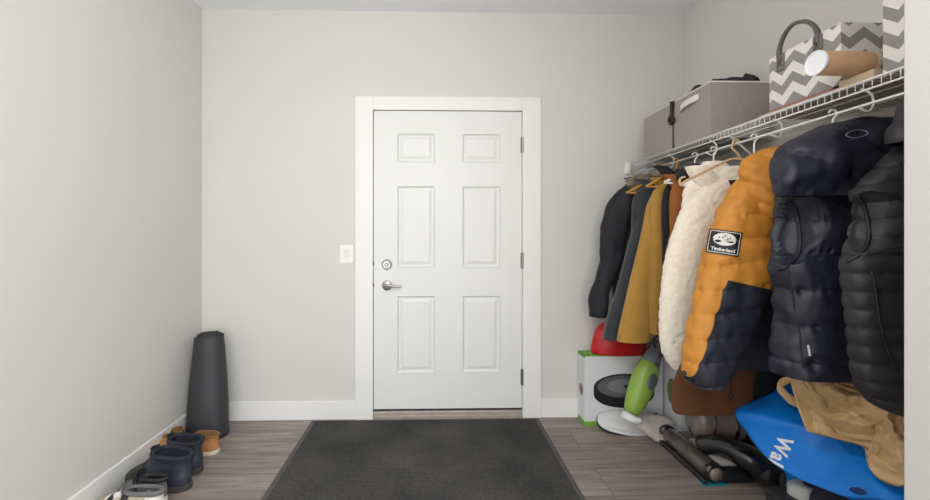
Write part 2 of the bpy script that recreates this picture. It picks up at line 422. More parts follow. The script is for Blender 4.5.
def grey_box():
    X0 = 1.374; ya = Yat(711, X0); a = Vector((X0, ya, ZT)); b = Vector((1.668, Yat(644, X0), P(711, 81.5, ya).z))
    t = thing('storage_box', ((a.x + b.x) / 2, (a.y + b.y) / 2, ZT), 'long grey fabric storage box with white piping on the wire shelf', 'storage box')
    bm = bmesh.new(); soft_box(bm, a, b, .004); obj('fabric_body', bm, mat('grey_linen', (158, 152, 146), .9, noise_amt=.05, noise_scale=60, bump=.3, bump_scale=500), t, True)
    t.children[0].data.polygons.foreach_set('use_smooth', [False] * len(t.children[0].data.polygons))
    bm = bmesh.new(); z = b.z + .001
    tube(bm, [(a.x, a.y, z), (a.x, b.y, z), (b.x, b.y, z), (b.x, a.y, z)], .0035, 8, closed=True)
    obj('piping', bm, mat('white_piping', (232, 230, 226), .6), t)
    # lid line just under
    bm = bmesh.new()
    y = P(688, 100, 1).x; yc = Yat(690, X0)
    zc = b.z - .055; q = [(a.x - .003, yc + .075, zc - .018), (a.x - .018, yc + .05, zc - .008), (a.x - .024, yc, zc), (a.x - .018, yc - .05, zc + .005), (a.x - .003, yc - .075, zc + .012)]
    pts = spline(q, 16)
    R = []
    for p in pts: R.append([p + Vector(v) for v in ((0, 0, -.016), (-.002, 0, -.015), (-.002, 0, .015), (0, 0, .016))])
    skin_rings(bm, R)
    obj('carry_handle', bm, mat('white_strap', (222, 219, 214), .7), t)
    ys = Yat(674, X0)
    bm = bmesh.new(); box(bm, (a.x - .006, ys - .007, ZT), (a.x - .001, ys + .007, b.z + .006)); box(bm, (a.x - .006, ys - .007, b.z + .001), (b.x, ys + .007, b.z + .006))
    obj('webbing_strap', bm, mat('charcoal_webbing', (82, 78, 74), .9), t)
    bm = bmesh.new()
    tube(bm, [(a.x - .015, ys, b.z - .0), (a.x - .016, ys - .004, b.z - .10)], .010, 10, flat=.6)
    tube(bm, spline([(a.x - .017, ys + .02, b.z - .10), (a.x - .018, ys, b.z - .08), (a.x - .017, ys - .025, b.z - .11), (a.x - .016, ys, b.z - .125)], 16, True), .009, 8, closed=True)
    obj('strap_buckle', bm, mat('black_plastic', (32, 31, 31), .45), t)
    # black cloth resting on the lid
    bm = bmesh.new(); N = 40
    g = [[None] * (N + 1) for _ in range(N + 1)]
    for i in range(N + 1):
        for j in range(N + 1):
            u, v = i / N, j / N
            x = 1.40 + .25 * u; yy = ya + .03 + .27 * v
            e = min(u, 1 - u, v, 1 - v)
            z = b.z + .006 + min(1, e * 7) * (.034 + .035 * max(0, nz((x, yy, 0), (11, 11, 1), 4))) + (.028 if (u > .8 and v < .25) else 0) * math.sin(math.pi * (u - .8) / .2)
            g[i][j] = bm.verts.new((x + .015 * nz((x, yy, 0), (14, 14, 1), 8), yy + .015 * nz((x, yy, 0), (14, 14, 1), 12), z))
    for i in range(N):
        for j in range(N): bm.faces.new((g[i][j], g[i + 1][j], g[i + 1][j + 1], g[i][j + 1]))
    o = obj('folded_garment', bm, mat('black_knit', (38, 37, 38), .9, bump=.4), None, True)
    md = o.modifiers.new('s', 'SOLIDIFY'); md.thickness = .005
    tag(o, 'crumpled black cloth lying on the grey fabric storage box', 'cloth')
grey_box()

def chevron_mat():
    m = bpy.data.materials.new('chevron_fabric'); m.use_nodes = True; nt = m.node_tree; b = nt.nodes['Principled BSDF']; L = nt.links.new
    tc = nt.nodes.new('ShaderNodeTexCoord'); sp = nt.nodes.new('ShaderNodeSeparateXYZ'); L(tc.outputs['Object'], sp.inputs['Vector'])
    def M(op, a, bb=None):
        n = nt.nodes.new('ShaderNodeMath'); n.operation = op
        for i, v in enumerate((a, bb)):
            if v is None: continue
            if isinstance(v, (int, float)): n.inputs[i].default_value = v
            else: L(v, n.inputs[i])
        return n.outputs[0]
    s = M('ADD', sp.outputs['X'], sp.outputs['Y'])
    tri = M('PINGPONG', s, .050)
    z = M('ADD', sp.outputs['Z'], M('MULTIPLY', tri, .80))
    band = M('GREATER_THAN', M('FRACT', M('DIVIDE', z, .078)), .5)
    mx = nt.nodes.new('ShaderNodeMix'); mx.data_type = 'RGBA'; mx.inputs['A'].default_value = hexc(226, 223, 216); mx.inputs['B'].default_value = hexc(146, 144, 139)
    L(band, mx.inputs['Factor']); L(mx.outputs['Result'], b.inputs['Base Color']); b.inputs['Roughness'].default_value = .85
    return m
CHEV = chevron_mat()
def chevron_box(name, a, b, label, handle=True):
    a = Vector(a); b = Vector(b)
    t = thing(name, ((a.x + b.x) / 2, (a.y + b.y) / 2, a.z), label, 'storage box', 'chevron storage boxes')
    bm = bmesh.new(); soft_box(bm, a, b, .004, 12, seed=3); obj('fabric_body', bm, CHEV, t)
    if handle:
        h0 = (b.y - a.y)
        yA = a.y + h0 * .80; yB = a.y + h0 * .27; x = a.x - .006
        q = [(x, yA, b.z - .035), (x - .002, yA + .002, b.z + .01), (x - .010, yA - .03, b.z + .055), (x - .014, (yA + yB) / 2, b.z + .075), (x - .010, yB + .025, b.z + .055), (x - .002, yB - .002, b.z + .01), (x, yB, b.z - .035)]
        bm = bmesh.new(); pts = spline(q, 30); n = len(pts)
        tube(bm, pts, [.009 if 5 < i < n - 6 else .010 for i in range(n)], 10, flat=.8)
        obj('carry_handle', bm, mat('grey_leather', (92, 88, 86), .5), t, True)
        for yy in (yA, yB):
            bm = bmesh.new(); box(bm, (a.x - .009, yy - .017, b.z - .07), (a.x - .001, yy + .017, b.z - .005), bev=.003)
            p = obj('handle_tab', bm, mat('grey_leather_tab', (112, 108, 105), .55), t)
            bm = bmesh.new()
            for s in (-1, 1): tube(bm, [(a.x - .0095, yy - .009 * s, b.z - .055), (a.x - .0095, yy + .009 * s, b.z - .025)], .0012, 6)
            obj('cross_stitch', bm, mat('dark_thread', (50, 48, 46), .8), p)
    return t
ZS = ZT + .024
yk = Yat(841, 1.374); chevron_box('storage_box', (1.374, yk, ZS), (1.665, Yat(769.5, 1.374), P(841, 20.5, yk).z - .006), 'grey and white chevron box with a leather handle, behind the cardboard tube')
chevron_box('storage_box', (1.374, .92, ZT), (1.665, Yat(883, 1.374), 2.03), 'grey and white chevron box at the near shelf end, cut by the wall', False)
# flat things under the chevron box and tube
def flat_stack():
    specs = [((1.358, yk - .01), (1.66, yk + .33), ZT, .011, (176, 170, 160), 'magazine', 'pale thick magazine lying under the chevron box with a handle'),
             ((1.364, yk + .02), (1.63, yk + .30), ZT + .0115, .010, (156, 96, 86), 'magazine', 'reddish covered magazine squeezed between chevron box and pale magazine')]
    for (x0, y0), (x1, y1), z, h, c, nm, lab in specs:
        bm = bmesh.new(); box(bm, (x0, y0, z), (x1, y1, z + h), bev=.002)
        tag(obj(nm, bm, mat('cover_%d' % c[0], c, .5)), lab, 'magazine', 'magazines under the chevron box')
    bm = bmesh.new(); box(bm, (1.352, Yat(883, 1.374) + .006, ZT), (1.64, yk - .014, ZT + .028), bev=.002)
    tag(obj('cardboard_sheet', bm, mat('cardboard_pale', (188, 168, 142), .9)), 'flat tan cardboard piece under the mailing tube', 'cardboard')
flat_stack()
def tube_box():
    yz = Yat(883, 1.374); r = min(.037, (yk - yz - .012) / 2); z = ZT + .0285 + r; ym = (yk + yz) / 2
    a = Vector((P(824, 60, ym).x - .03, ym - .004, z)); b = Vector((1.62, ym + .004, z))
    t = thing('mailing_tube', (1.4, 1.3, z), 'brown cardboard mailing tube with white end cap sticking out over the shelf', 'mailing tube')
    bm = bmesh.new(); tube(bm, [a, b], r, 40); obj('tube_body', bm, mat('kraft_card', (176, 140, 106), .8, noise_amt=.05, noise_scale=30), t, True)
    t.children[0].data.polygons.foreach_set('use_smooth', [len(p.vertices) == 4 for p in t.children[0].data.polygons])
    d = (a - b).normalized()
    bm = bmesh.new(); 
    u = d.cross(Vector((0, 0, 1))).normalized(); w = u.cross(d)
    n = 36; R = []
    for rr, dd in ((r + .001, -.004), (r + .001, .003), (r - .004, .003), (r - .006, .0008)):
        R.append([a + d * dd + (u * math.cos(2 * math.pi * k / n) + w * math.sin(2 * math.pi * k / n)) * rr for k in range(n)])
    skin_rings(bm, R, False, True); obj('end_cap', bm, mat('white_cap', (232, 233, 236), .35), t)
    bm = bmesh.new(); c = a + (b - a) * .42
    tube(bm, [c, c + (b - a) * .035], r + .0008, 40); obj('shipping_label', bm, mat('label_paper', (205, 190, 165), .7), t)
tube_box()
# ------------------------------------------------------------------ garments
def loft(sections, nu=72, nzr=110, puff=0, pitch=.1, z0=0, wr=.006, wf=(9, 9, 2.5), seed=1, n=2.3, seam=.0, dent=None, tilt=0, lumps=0, pf=.6):
    """horizontal super-ellipse sections (x, y, z, a, b, rot) from hem to top"""
    bm = bmesh.new(); rings = []
    for i in range(nzr + 1):
        x, y, z, a, b, rot = crv(sections, i / nzr)
        a = max(a, .004); b = max(b, .004)
        ring = []
        for k in range(nu):
            th = 2 * math.pi * k / nu; c, s = math.cos(th), math.sin(th)
            lx = math.copysign(abs(c) ** (2 / n), c) * a; ly = math.copysign(abs(s) ** (2 / n), s) * b
            nn = Vector((c / a, s / b, 0)).normalized()
            R = math.radians(rot); cr, sr = math.cos(R), math.sin(R)
            p = Vector((x + lx * cr - ly * sr, y + lx * sr + ly * cr, z))
            N = Vector((nn.x * cr - nn.y * sr, nn.x * sr + nn.y * cr, 0))
            d = wr * nz(p, wf, seed) * 1.6
            if puff:
                zz = z + tilt * (p.x - x) + .006 * nz(p, (5, 5, 5), seed + 3)
                ph = (zz - z0) / pitch; fr = abs(math.sin(math.pi * ph)) ** pf
                d += puff * (fr - .6)
                d += seam * (1 - fr) * nz(p, (46, 46, 9), seed + 5)
                d += .5 * seam * nz(p, (22, 22, 22), seed + 9)
            if lumps: d += lumps * nz(p, (60, 60, 60), seed + 2)
            q = p + N * d
            if dent:
                for (dx, dy, dz, ry, rz, dep) in dent:
                    if p.x < x + a * .1:
                        e = ((q.y - dy) / ry) ** 2 + ((q.z - dz) / rz) ** 2
                        if e < 1: q.x += dep * (1 - e) ** .35
            ring.append(q)
        rings.append(ring)
    def inset(ring, s, dz):
        c = sum(ring, Vector()) / len(ring)
        return [c + (p - c) * s + Vector((0, 0, dz)) for p in ring]
    rings = [inset(rings[0], .80, .05), inset(rings[0], .90, .012), inset(rings[0], .965, -.001)] + rings
    skin_rings(bm, rings)
    return bm
def secs(rows, Y, b, dz=0, rot=0):
    """rows of (left px, right px, y px) seen at depth Y, bottom first"""
    out = []
    for i, r in enumerate(rows):
        yy = Y if len(r) < 4 else r[3]; bb = b if len(r) < 5 else r[4]
        A = P(r[0], r[2], yy); B = P(r[1], r[2], yy)
        ag = (B.x - A.x) / 2; tn = (A.x + B.x) / 2 / yy
        bb = min(bb, .62 * ag / tn); ag = math.sqrt(ag * ag - (bb * tn) ** 2) * .97
        out.append(((A.x + B.x) / 2, yy, (A.z + B.z) / 2, ag, bb, rot))
    return out
def hanger(x, y, z, w, m, label, grp, ang=0, hook=None, thick=.006, flat=True):
    t = thing('clothes_hanger', (x, y, z), label, 'clothes hanger', grp)
    ca, sa = math.cos(ang), math.sin(ang)
    def q(u, h, v=0): return Vector((x + u * ca - v * sa, y + u * sa + v * ca, z + h))
    bm = bmesh.new()
    tube(bm, spline([q(-w, -.085), q(-w * .75, -.06), q(-w * .35, -.022), q(0, 0), q(w * .35, -.022), q(w * .75, -.06), q(w, -.085)], 26), thick, 10, flat=1.3)
    tube(bm, [q(-w * .93, -.085), q(w * .93, -.085)], thick * .7, 8)
    obj('shoulder_bar', bm, m, t, True)
    zr = 1.659 - z; rr = .014
    bm = bmesh.new()
    pts = [q(0, -.002), q(0, max(.012, zr - .03))]
    for k in range(12):
        an = math.radians(-70 + k * 22)
        pts.append(q(math.cos(an) * rr, zr + .0042 + math.sin(an) * rr - .006))
    tube(bm, spline([tuple(p) for p in pts], 40), .0024 if hook else .0036, 8)
    obj('hook', bm, hook or m, t, True)
    return t
XH = 1.357
def coat(name, label, cat, body, bodyargs, m, sleeve=None, sargs=None, right=True, group=None, extra=None):
    t = thing(name, (XH, body[0][1], body[0][2]), label, cat, group)
    o = obj('body', loft(body, **bodyargs), m, t, True)
    if sleeve:
        s = obj('sleeve', loft(sleeve, **sargs), m, t, True)
        if right:
            rs = [(min(2 * XH - a[0], XR - a[3] * .7 - .02) if True else 0, a[1] + .0, a[2], a[3] * .7, a[4] * .8, 0) for a in sleeve]
            ra = dict(sargs); ra['nzr'] = 40; ra['nu'] = 32
            obj('sleeve', loft(rs, **ra), m, t, True)
    return t
def body_secs(Y, zb, aw, b, zs=1.50, x=XH, topw=.05, flare=1.0):
    h = zs - zb
    return [(x, Y, zb, aw * flare, b, 0), (x, Y, zb + h * .3, aw * flare, b, 0), (x, Y, zb + h * .6, aw, b * 1.05, 0), (x, Y, zs - .09, aw, b, 0), (x, Y, zs, aw * .86, b * .85, 0), (x, Y, zs + .045, aw * .5, b * .7, 0), (x, Y, zs + .075, topw + .02, b * .6, 0), (x, Y, zs + .10, topw, b * .5, 0)]
CG = None
# 1 far navy-black coat
m1 = mat('dark_navy_shell', (25, 27, 33), .75, noise_amt=.08, noise_scale=8, bump=.3, bump_scale=220)
coat('winter_coat', 'dark navy coat hanging farthest back, against the back wall', 'coat',
     body_secs(2.60, .74, .20, .055, 1.50), dict(seed=11, wr=.008), m1,
     secs([(588, 606, 316, 2.56), (588, 608, 302, 2.55), (590, 610, 290, 2.55), (600, 622, 260), (601, 628, 225), (610, 640, 200), (626, 652, 184), (650, 672, 178)], 2.57, .06),
     dict(seed=12, wr=.010, wf=(14, 14, 10)))
# 2 charcoal jacket
m2 = mat('charcoal_wool', (50, 53, 56), .95, noise_amt=.08, noise_scale=60, bump=.4, bump_scale=300, sheen=.3)
coat('jacket', 'charcoal grey plain jacket between the dark navy coat and the mustard jacket', 'jacket',
     body_secs(2.44, .66, .16, .05, 1.50), dict(seed=13, wr=.008), m2,
     secs([(602, 630, 339), (606, 634, 320), (616, 644, 290), (628, 656, 240), (639, 664, 208), (653, 676, 188), (668, 688, 180)], 2.43, .05),
     dict(seed=14, wr=.008, wf=(8, 8, 2)))
# 3 mustard
m3 = mat('mustard_cotton', (170, 128, 54), .9, noise_amt=.06, noise_scale=12, bump=.3, bump_scale=350, sheen=.2)
coat('jacket', 'mustard yellow plain jacket in front of the charcoal jacket', 'jacket',
     body_secs(2.25, .70, .145, .045, 1.49), dict(seed=15, wr=.010), m3,
     secs([(617, 650, 341), (620, 655, 325), (630, 665, 280), (640, 676, 230), (646, 684, 203), (657, 690, 188), (674, 698, 178)], 2.30, .05),
     dict(seed=16, wr=.009, wf=(8, 8, 2)))
# thin black jacket
m4 = mat('black_cotton', (30, 30, 33), .9, bump=.3)
coat('jacket', 'thin black jacket showing as a sliver between mustard and rust jackets', 'jacket',
     body_secs(2.165, .78, .13, .022, 1.50), dict(seed=17, wr=.003), m4,
     secs([(672, 690, 325), (669, 690, 280), (667, 692, 220), (674, 700, 195), (690, 712, 175), (700, 722, 166)], 2.17, .02), dict(seed=18, wr=.003))
# rust
m5 = mat('rust_canvas', (146, 88, 36), .9, noise_amt=.06, noise_scale=14, bump=.3, bump_scale=350)
coat('jacket', 'rust brown jacket showing between the mustard jacket and cream fleece', 'jacket',
     body_secs(2.09, .74, .13, .035, 1.50), dict(seed=19, wr=.006), m5,
     secs([(655, 680, 333), (658, 684, 310), (664, 692, 260), (672, 702, 225), (682, 712, 200), (694, 722, 184), (706, 730, 175)], 2.10, .035), dict(seed=20, wr=.006))
# cream sherpa
m6 = mat('cream_sherpa', (242, 232, 214), 1, noise_amt=.06, noise_scale=90, bump=1.0, bump_scale=170, sheen=.5)
coat('fleece_jacket', 'cream sherpa fleece jacket hanging left of the orange puffer', 'jacket',
     body_secs(1.95, .70, .15, .05, 1.50), dict(seed=21, wr=.006, lumps=.0045, nzr=180, nu=120), m6,
     secs([(670, 700, 369), (660, 700, 352), (657, 702, 325), (659, 708, 290), (664, 716, 255), (675, 728, 220), (688, 736, 198), (706, 750, 180), (722, 757, 167)], 1.92, .055),
     dict(seed=22, wr=.006, lumps=.005, nzr=180, nu=120))
# long brown coat
m7 = mat('brown_suede', (92, 54, 26), .85, noise_amt=.10, noise_scale=6, bump=.25, bump_scale=200)
lb = thing('long_coat', (XH, 1.8, .4), 'long brown coat whose hem shows below the orange puffer', 'coat')
zb = P(720, 416, 1.80).z
obj('body', loft([(1.275, 1.83, zb, .175, .028, 0), (1.27, 1.83, zb + .03, .19, .03, 0), (1.28, 1.83, .6, .185, .03, 0), (1.40, 1.83, .9, .16, .03, 0), (1.47, 1.83, 1.30, .10, .03, 0), (1.47, 1.83, 1.40, .07, .025, 0), (1.45, 1.83, 1.46, .03, .02, 0)], seed=23, wr=.010, wf=(6, 6, 1)), m7, lb, True)
bm = bmesh.new(); q = P(731, 380, 1.785); tube(bm, [q, q + Vector((0, 0, -.07))], .002, 6); tube(bm, spline([q + Vector((0, 0, -.06)), q + Vector((.002, 0, -.075)), q + Vector((0, 0, -.09))], 8), [.003, .006, .008, .009, .009, .008, .006, .003], 10)
obj('toggle_cord', bm, mat('dark_cord', (40, 34, 30), .7), lb, True)

# 6 orange puffer
def orange_mats():
    m = mat('orange_navy_nylon', (196, 130, 46), .62, noise_amt=.05, noise_scale=18, bump=.35, bump_scale=45, stretch=(1, 1, .35))
    nt = m.node_tree; b = nt.nodes['Principled BSDF']; L = nt.links.new
    src = b.inputs['Base Color'].links[0].from_socket
    tc = nt.nodes.new('ShaderNodeTexCoord'); sp = nt.nodes.new('ShaderNodeSeparateXYZ'); L(tc.outputs['Object'], sp.inputs['Vector'])
    # navy block lies below the yoke line and right of the slanting line p0-p1
    p0 = P(727, 280, 1.54); p1 = P(694, 388, 1.54)
    def M(op, a, bb):
        n = nt.nodes.new('ShaderNodeMath'); n.operation = op
        for i, v in enumerate((a, bb)):
            if isinstance(v, (int, float)): n.inputs[i].default_value = v
            else: L(v, n.inputs[i])
        return n.outputs[0]
    ztop = M('LESS_THAN', M('ADD', sp.outputs['Z'], M('MULTIPLY', sp.outputs['X'], .22)), p0.z + .22 * p0.x)
    k = (p0.x - p1.x) / (p0.z - p1.z)
    side = M('GREATER_THAN', M('SUBTRACT', sp.outputs['X'], M('MULTIPLY', sp.outputs['Z'], k)), p0.x - p0.z * k)
    fac = M('MULTIPLY', ztop, side)
    mx = nt.nodes.new('ShaderNodeMix'); mx.data_type = 'RGBA'; mx.inputs['B'].default_value = hexc(29, 31, 43)
    L(fac, mx.inputs['Factor']); L(src, mx.inputs['A']); L(mx.outputs['Result'], b.inputs['Base Color'])
    return m
mo = orange_mats()
ot = thing('puffer_jacket', (XH, 1.68, .7), 'orange and navy puffer jacket with a square logo patch on its sleeve', 'jacket')
ob = [(1.41, 1.70, P(740, 372, 1.64).z, .19, .05, 0), (1.41, 1.70, .80, .19, .06, 0), (1.42, 1.70, 1.1, .17, .06, 0), (1.43, 1.70, 1.38, .13, .055, 0), (1.42, 1.70, 1.48, .11, .05, 0), (1.42, 1.70, 1.54, .09, .05, 0), (1.42, 1.70, 1.57, .05, .04, 0)]
obj('body', loft(ob, seed=31, wr=.006, puff=.010, pitch=.094, seam=.010, pf=.45, nzr=180, nu=120), mo, ot, True)
oslv = secs([(686, 724, 384), (682, 732, 372), (682, 740, 355), (686, 752, 330), (692, 764, 300), (699, 774, 268), (706, 780, 240), (715, 784, 214), (728, 786, 190), (745, 790, 172), (764, 794, 160)], 1.60, .065)
osl = obj('sleeve', loft(oslv, seed=32, wr=.006, puff=.010, pf=.45, n=2.7, pitch=.094, z0=.01, seam=.012, nzr=220, nu=140, tilt=-.12), mo, ot, True)
obj('sleeve', loft([(1.60, 1.70, .75, .06, .05, 0), (1.61, 1.70, 1.0, .07, .055, 0), (1.60, 1.70, 1.3, .07, .055, 0), (1.56, 1.70, 1.45, .06, .05, 0), (1.48, 1.70, 1.53, .05, .04, 0)], seed=33, wr=.005, puff=.015, pitch=.094, nzr=60, nu=40), mo, ot, True)
mh = mat('orange_nylon', (196, 130, 46), .62, noise_amt=.05, noise_scale=18, bump=.35, bump_scale=45)
obj('hood', loft(secs([(764, 806, 218, 1.55, .03), (750, 812, 203, 1.55, .05), (740, 818, 184, 1.56, .06), (737, 822, 170, 1.57, .06), (744, 824, 158, 1.58, .05), (760, 824, 150, 1.58, .04), (782, 820, 145, 1.59, .02)], 1.58, .07), seed=34, wr=.010, puff=.010, pitch=.06, seam=.012, tilt=.5), mh, ot, True)
# patch
bv = bvh_of(osl)
c0 = P(724, 242.5, 1.5); 
h = bv.ray_cast(Vector((0, 0, EYE)), (c0 - Vector((0, 0, EYE))).normalized()); c0 = h[0] if h[0] else c0
N = Vector((-.55, -.83, .03)).normalized(); V = Vector((.1, 0, .99)); V = (V - N * V.dot(N)).normalized(); U = V.cross(N).normalized()
if U.x < 0: U = -U
def R2(bm, an):
    bmesh.ops.rotate(bm, verts=bm.verts, cent=(0, 0, 0), matrix=Matrix.Rotation(math.radians(an), 3, 'Z')); return bm
S = .102
bm = R2(grid_bm(S * 1.02, S * .92, 20, 20), -4); conform(bm, c0, U, V, N, bv, .004)
pt = obj('logo_patch', bm, mat('patch_black', (28, 30, 36), .6), ot); pt['label'] = 'square black logo patch'
md = pt.modifiers.new('s', 'SOLIDIFY'); md.thickness = .002; md.offset = 0
bm = bmesh.new(); w, hh = S * .45, S * .40; tt = .0026
def strip(bm, x0, y0, x1, y1, n=16):
    V0 = []
    for i in range(n + 1):
        x = x0 + (x1 - x0) * i / n; y = y0 + (y1 - y0) * i / n
        if abs(x1 - x0) > abs(y1 - y0): V0.append((bm.verts.new((x, y - tt / 2, 0)), bm.verts.new((x, y + tt / 2, 0))))
        else: V0.append((bm.verts.new((x - tt / 2, y, 0)), bm.verts.new((x + tt / 2, y, 0))))
    for a, b in zip(V0, V0[1:]): bm.faces.new((a[0], a[1], b[1], b[0]))
strip(bm, -w, hh, w, hh); strip(bm, -w, -hh, w, -hh); strip(bm, -w, -hh, -w, hh); strip(bm, w, -hh, w, hh)
R2(bm, -4); conform(bm, c0, U, V, N, bv, .0075); PW = mat('patch_white', (214, 212, 206), .6); obj('patch_border', bm, PW, pt)
# tree emblem: round crown, trunk slots, ground line
bm = bmesh.new(); ellipse_bm(.034, .021, 40, 0, .008, bm)
for i in range(9):
    a = math.pi * (i + .5) / 9; ellipse_bm(.009, .007, 14, .027 * math.cos(a), .012 + .018 * math.sin(a), bm, 2)
R2(bm, -4); conform(bm, c0, U, V, N, bv, .0078); obj('tree_emblem', bm, PW, pt)
bm = bmesh.new(); ellipse_bm(.011, .0042, 16, -.019, .004, bm, 2); ellipse_bm(.011, .0042, 16, .019, .004, bm, 2)
for x, y in ((-.018, .018), (.0, .026), (.017, .019), (-.006, .019), (.009, .014)): ellipse_bm(.0022, .003, 10, x, y, bm, 1)
R2(bm, -4); conform(bm, c0, U, V, N, bv, .0086); obj('emblem_gaps', bm, MATS['patch_black'], pt)
bm = text_bm('Timberland', .0160, .0006)
bmesh.ops.translate(bm, verts=bm.verts, vec=(0, -.029, 0)); R2(bm, -4); conform(bm, c0, U, V, N, bv, .0080); obj('patch_lettering', bm, PW, pt)
bm = bmesh.new(); c = P(684, 373, 1.53); bmesh.ops.create_uvsphere(bm, u_segments=16, v_segments=10, radius=.009, matrix=Matrix.Translation(c)); obj('snap_button', bm, mat('dark_snap', (40, 34, 28), .4), ot, True)

# 7 navy puffer vest
m8 = mat('navy_nylon', (28, 30, 44), .5, noise_amt=.05, noise_scale=20, bump=.5, bump_scale=50, stretch=(1, 1, .4))
nt_ = thing('puffer_vest', (XH, 1.4, .8), 'navy hooded puffer vest between the orange jacket and black vest', 'vest')
nb = secs([(775, 880, 374), (772, 884, 362), (776, 890, 330), (774, 892, 295), (770, 892, 268), (774, 892, 240), (780, 894, 212), (782, 896, 190), (786, 897, 172), (800, 897, 155), (820, 897, 142), (850, 898, 132)], 1.36, .075)
z3 = P(790, 232, 1.34)
nbo = obj('body', loft(nb, seed=41, wr=.010, puff=.015, pf=.35, n=3.2, pitch=.118, z0=.005, seam=.016, nzr=220, nu=150, dent=[(0, 1.33, z3.z + .01, .06, .12, .07)]), m8, nt_, True)
bvn = bvh_of(nbo)
def on_surface(px, py, bv, off=.004):
    o_ = Vector((0, 0, EYE)); d = (P(px, py, 1.0) - o_).normalized(); h = bv.ray_cast(o_, d)
    if h[0] is None:
        q = P(px, py, 1.35); h = bv.find_nearest(q)
    return h[0] - d * off
ring = spline([P(781, 205, 1.36), P(787, 200, 1.30), P(797, 214, 1.27), P(799, 240, 1.27), P(795, 258, 1.28), P(784, 268, 1.30), P(775, 268, 1.34), P(779, 240, 1.38)], 40, True)
ring = [on_surface(*p, bvn, .003) for p in [(783,204),(788,200),(794,207),(798,220),(800,236),(799,250),(794,260),(786,267),(777,270)]]
bm = bmesh.new(); tube(bm, spline(ring, 40), .006, 8); obj('armhole_trim', bm, mat('navy_binding', (26, 27, 34), .6), nt_, True)
hd = secs([(780, 850, 196, 1.27, .03), (772, 872, 182, 1.27, .05), (770, 888, 166, 1.28, .07), (776, 896, 150, 1.29, .075), (794, 902, 136, 1.30, .07), (822, 905, 125, 1.31, .055), (852, 905, 119, 1.32, .03)], 1.30, .07)
obj('hood', loft(hd, seed=42, n=2.8, wr=.010, wf=(14, 14, 14), puff=.008, pf=.4, pitch=.085, seam=.014, tilt=.35, nzr=120, nu=120), m8, nt_, True)
bm = bmesh.new(); tube(bm, [on_surface(x, y, bvn, .003) for x, y in ((808, 345), (809, 350), (810, 356))], .003, 6); obj('zipper_pull', bm, mat('pull_white', (200, 200, 200), .5), nt_)
bm = bmesh.new(); tube(bm, spline([on_surface(x, y, bvn, .002) for x, y in ((788, 268), (793, 300), (799, 330), (803, 368))], 40), .0028, 6); obj('side_seam', bm, MATS['navy_binding'], nt_, True)
ho = [c_ for c_ in nt_.children if c_.name.startswith('hood')][0]; bvh_h = bvh_of(ho)
bm = bmesh.new(); tube(bm, spline([on_surface(x, y, bvh_h, .003) for x, y in ((846, 135), (852, 131), (862, 130), (868, 133), (864, 136), (853, 138))], 36, True), .0016, 6, closed=True); obj('embroidered_loop', bm, mat('grey_thread', (120, 124, 138), .5), nt_, True)
# long black coat behind the vest
lk = thing('long_coat', (1.55, 1.868, .5), 'long black coat hanging beside the long brown coat, hem just above the blue bag', 'coat')
obj('body', loft([(1.57, 1.868, .43, .12, .018, 0), (1.57, 1.868, .5, .12, .02, 0), (1.56, 1.868, .80, .11, .02, 0), (1.52, 1.868, 1.1, .10, .02, 0), (1.48, 1.868, 1.4, .08, .018, 0), (1.42, 1.868, 1.5, .05, .015, 0)], seed=71, wr=.004), m4, lk, True)
# 8 black vest
m9 = mat('black_nylon', (35, 35, 38), .55, noise_amt=.06, noise_scale=20, bump=.45, bump_scale=60, stretch=(1, 1, .4))
bt = thing('puffer_vest', (XH, 1.16, .8), 'black quilted vest hanging nearest the camera beside the wall edge', 'vest')
vb = secs([(882, 985, 412), (866, 990, 402), (853, 994, 382), (848, 998, 345), (845, 1000, 300), (843, 1000, 262), (850, 1000, 235), (854, 1000, 210), (852, 1000, 192), (866, 1000, 174), (884, 1000, 156), (905, 995, 138), (940, 985, 122)], 1.13, .055)
z4 = P(855, 222, 1.12)
vbo = obj('body', loft(vb, seed=51, wr=.006, puff=.009, pf=.35, n=3.0, pitch=.050, seam=.006, nzr=240, nu=150, tilt=-.06, dent=[(0, 1.11, z4.z, .05, .085, .04)]), m9, bt, True)
bvb = bvh_of(vbo)
bm = bmesh.new(); tube(bm, spline([on_surface(x, y, bvb, .002) for x, y in ((850,191),(857,196),(864,206),(868,222),(869,238),(864,250),(856,257),(846,262))], 40), .0055, 8); obj('armhole_trim', bm, mat('black_binding', (24, 24, 25), .6), bt, True)
bm = bmesh.new(); tube(bm, spline([on_surface(x, y, bvb, .002) for x, y in ((866, 250), (874, 280), (880, 320), (888, 350), (897, 372))], 40), .003, 6); obj('side_seam', bm, MATS['black_binding'], bt, True)
obj('collar', loft([(1.37, 1.10, 1.50, .11, .05, 0), (1.37, 1.10, 1.54, .10, .05, 0), (1.38, 1.10, 1.58, .09, .045, 0), (1.38, 1.10, 1.61, .085, .04, 0)], seed=52, wr=.004, puff=.006, pitch=.06, nzr=40), m9, bt, True)

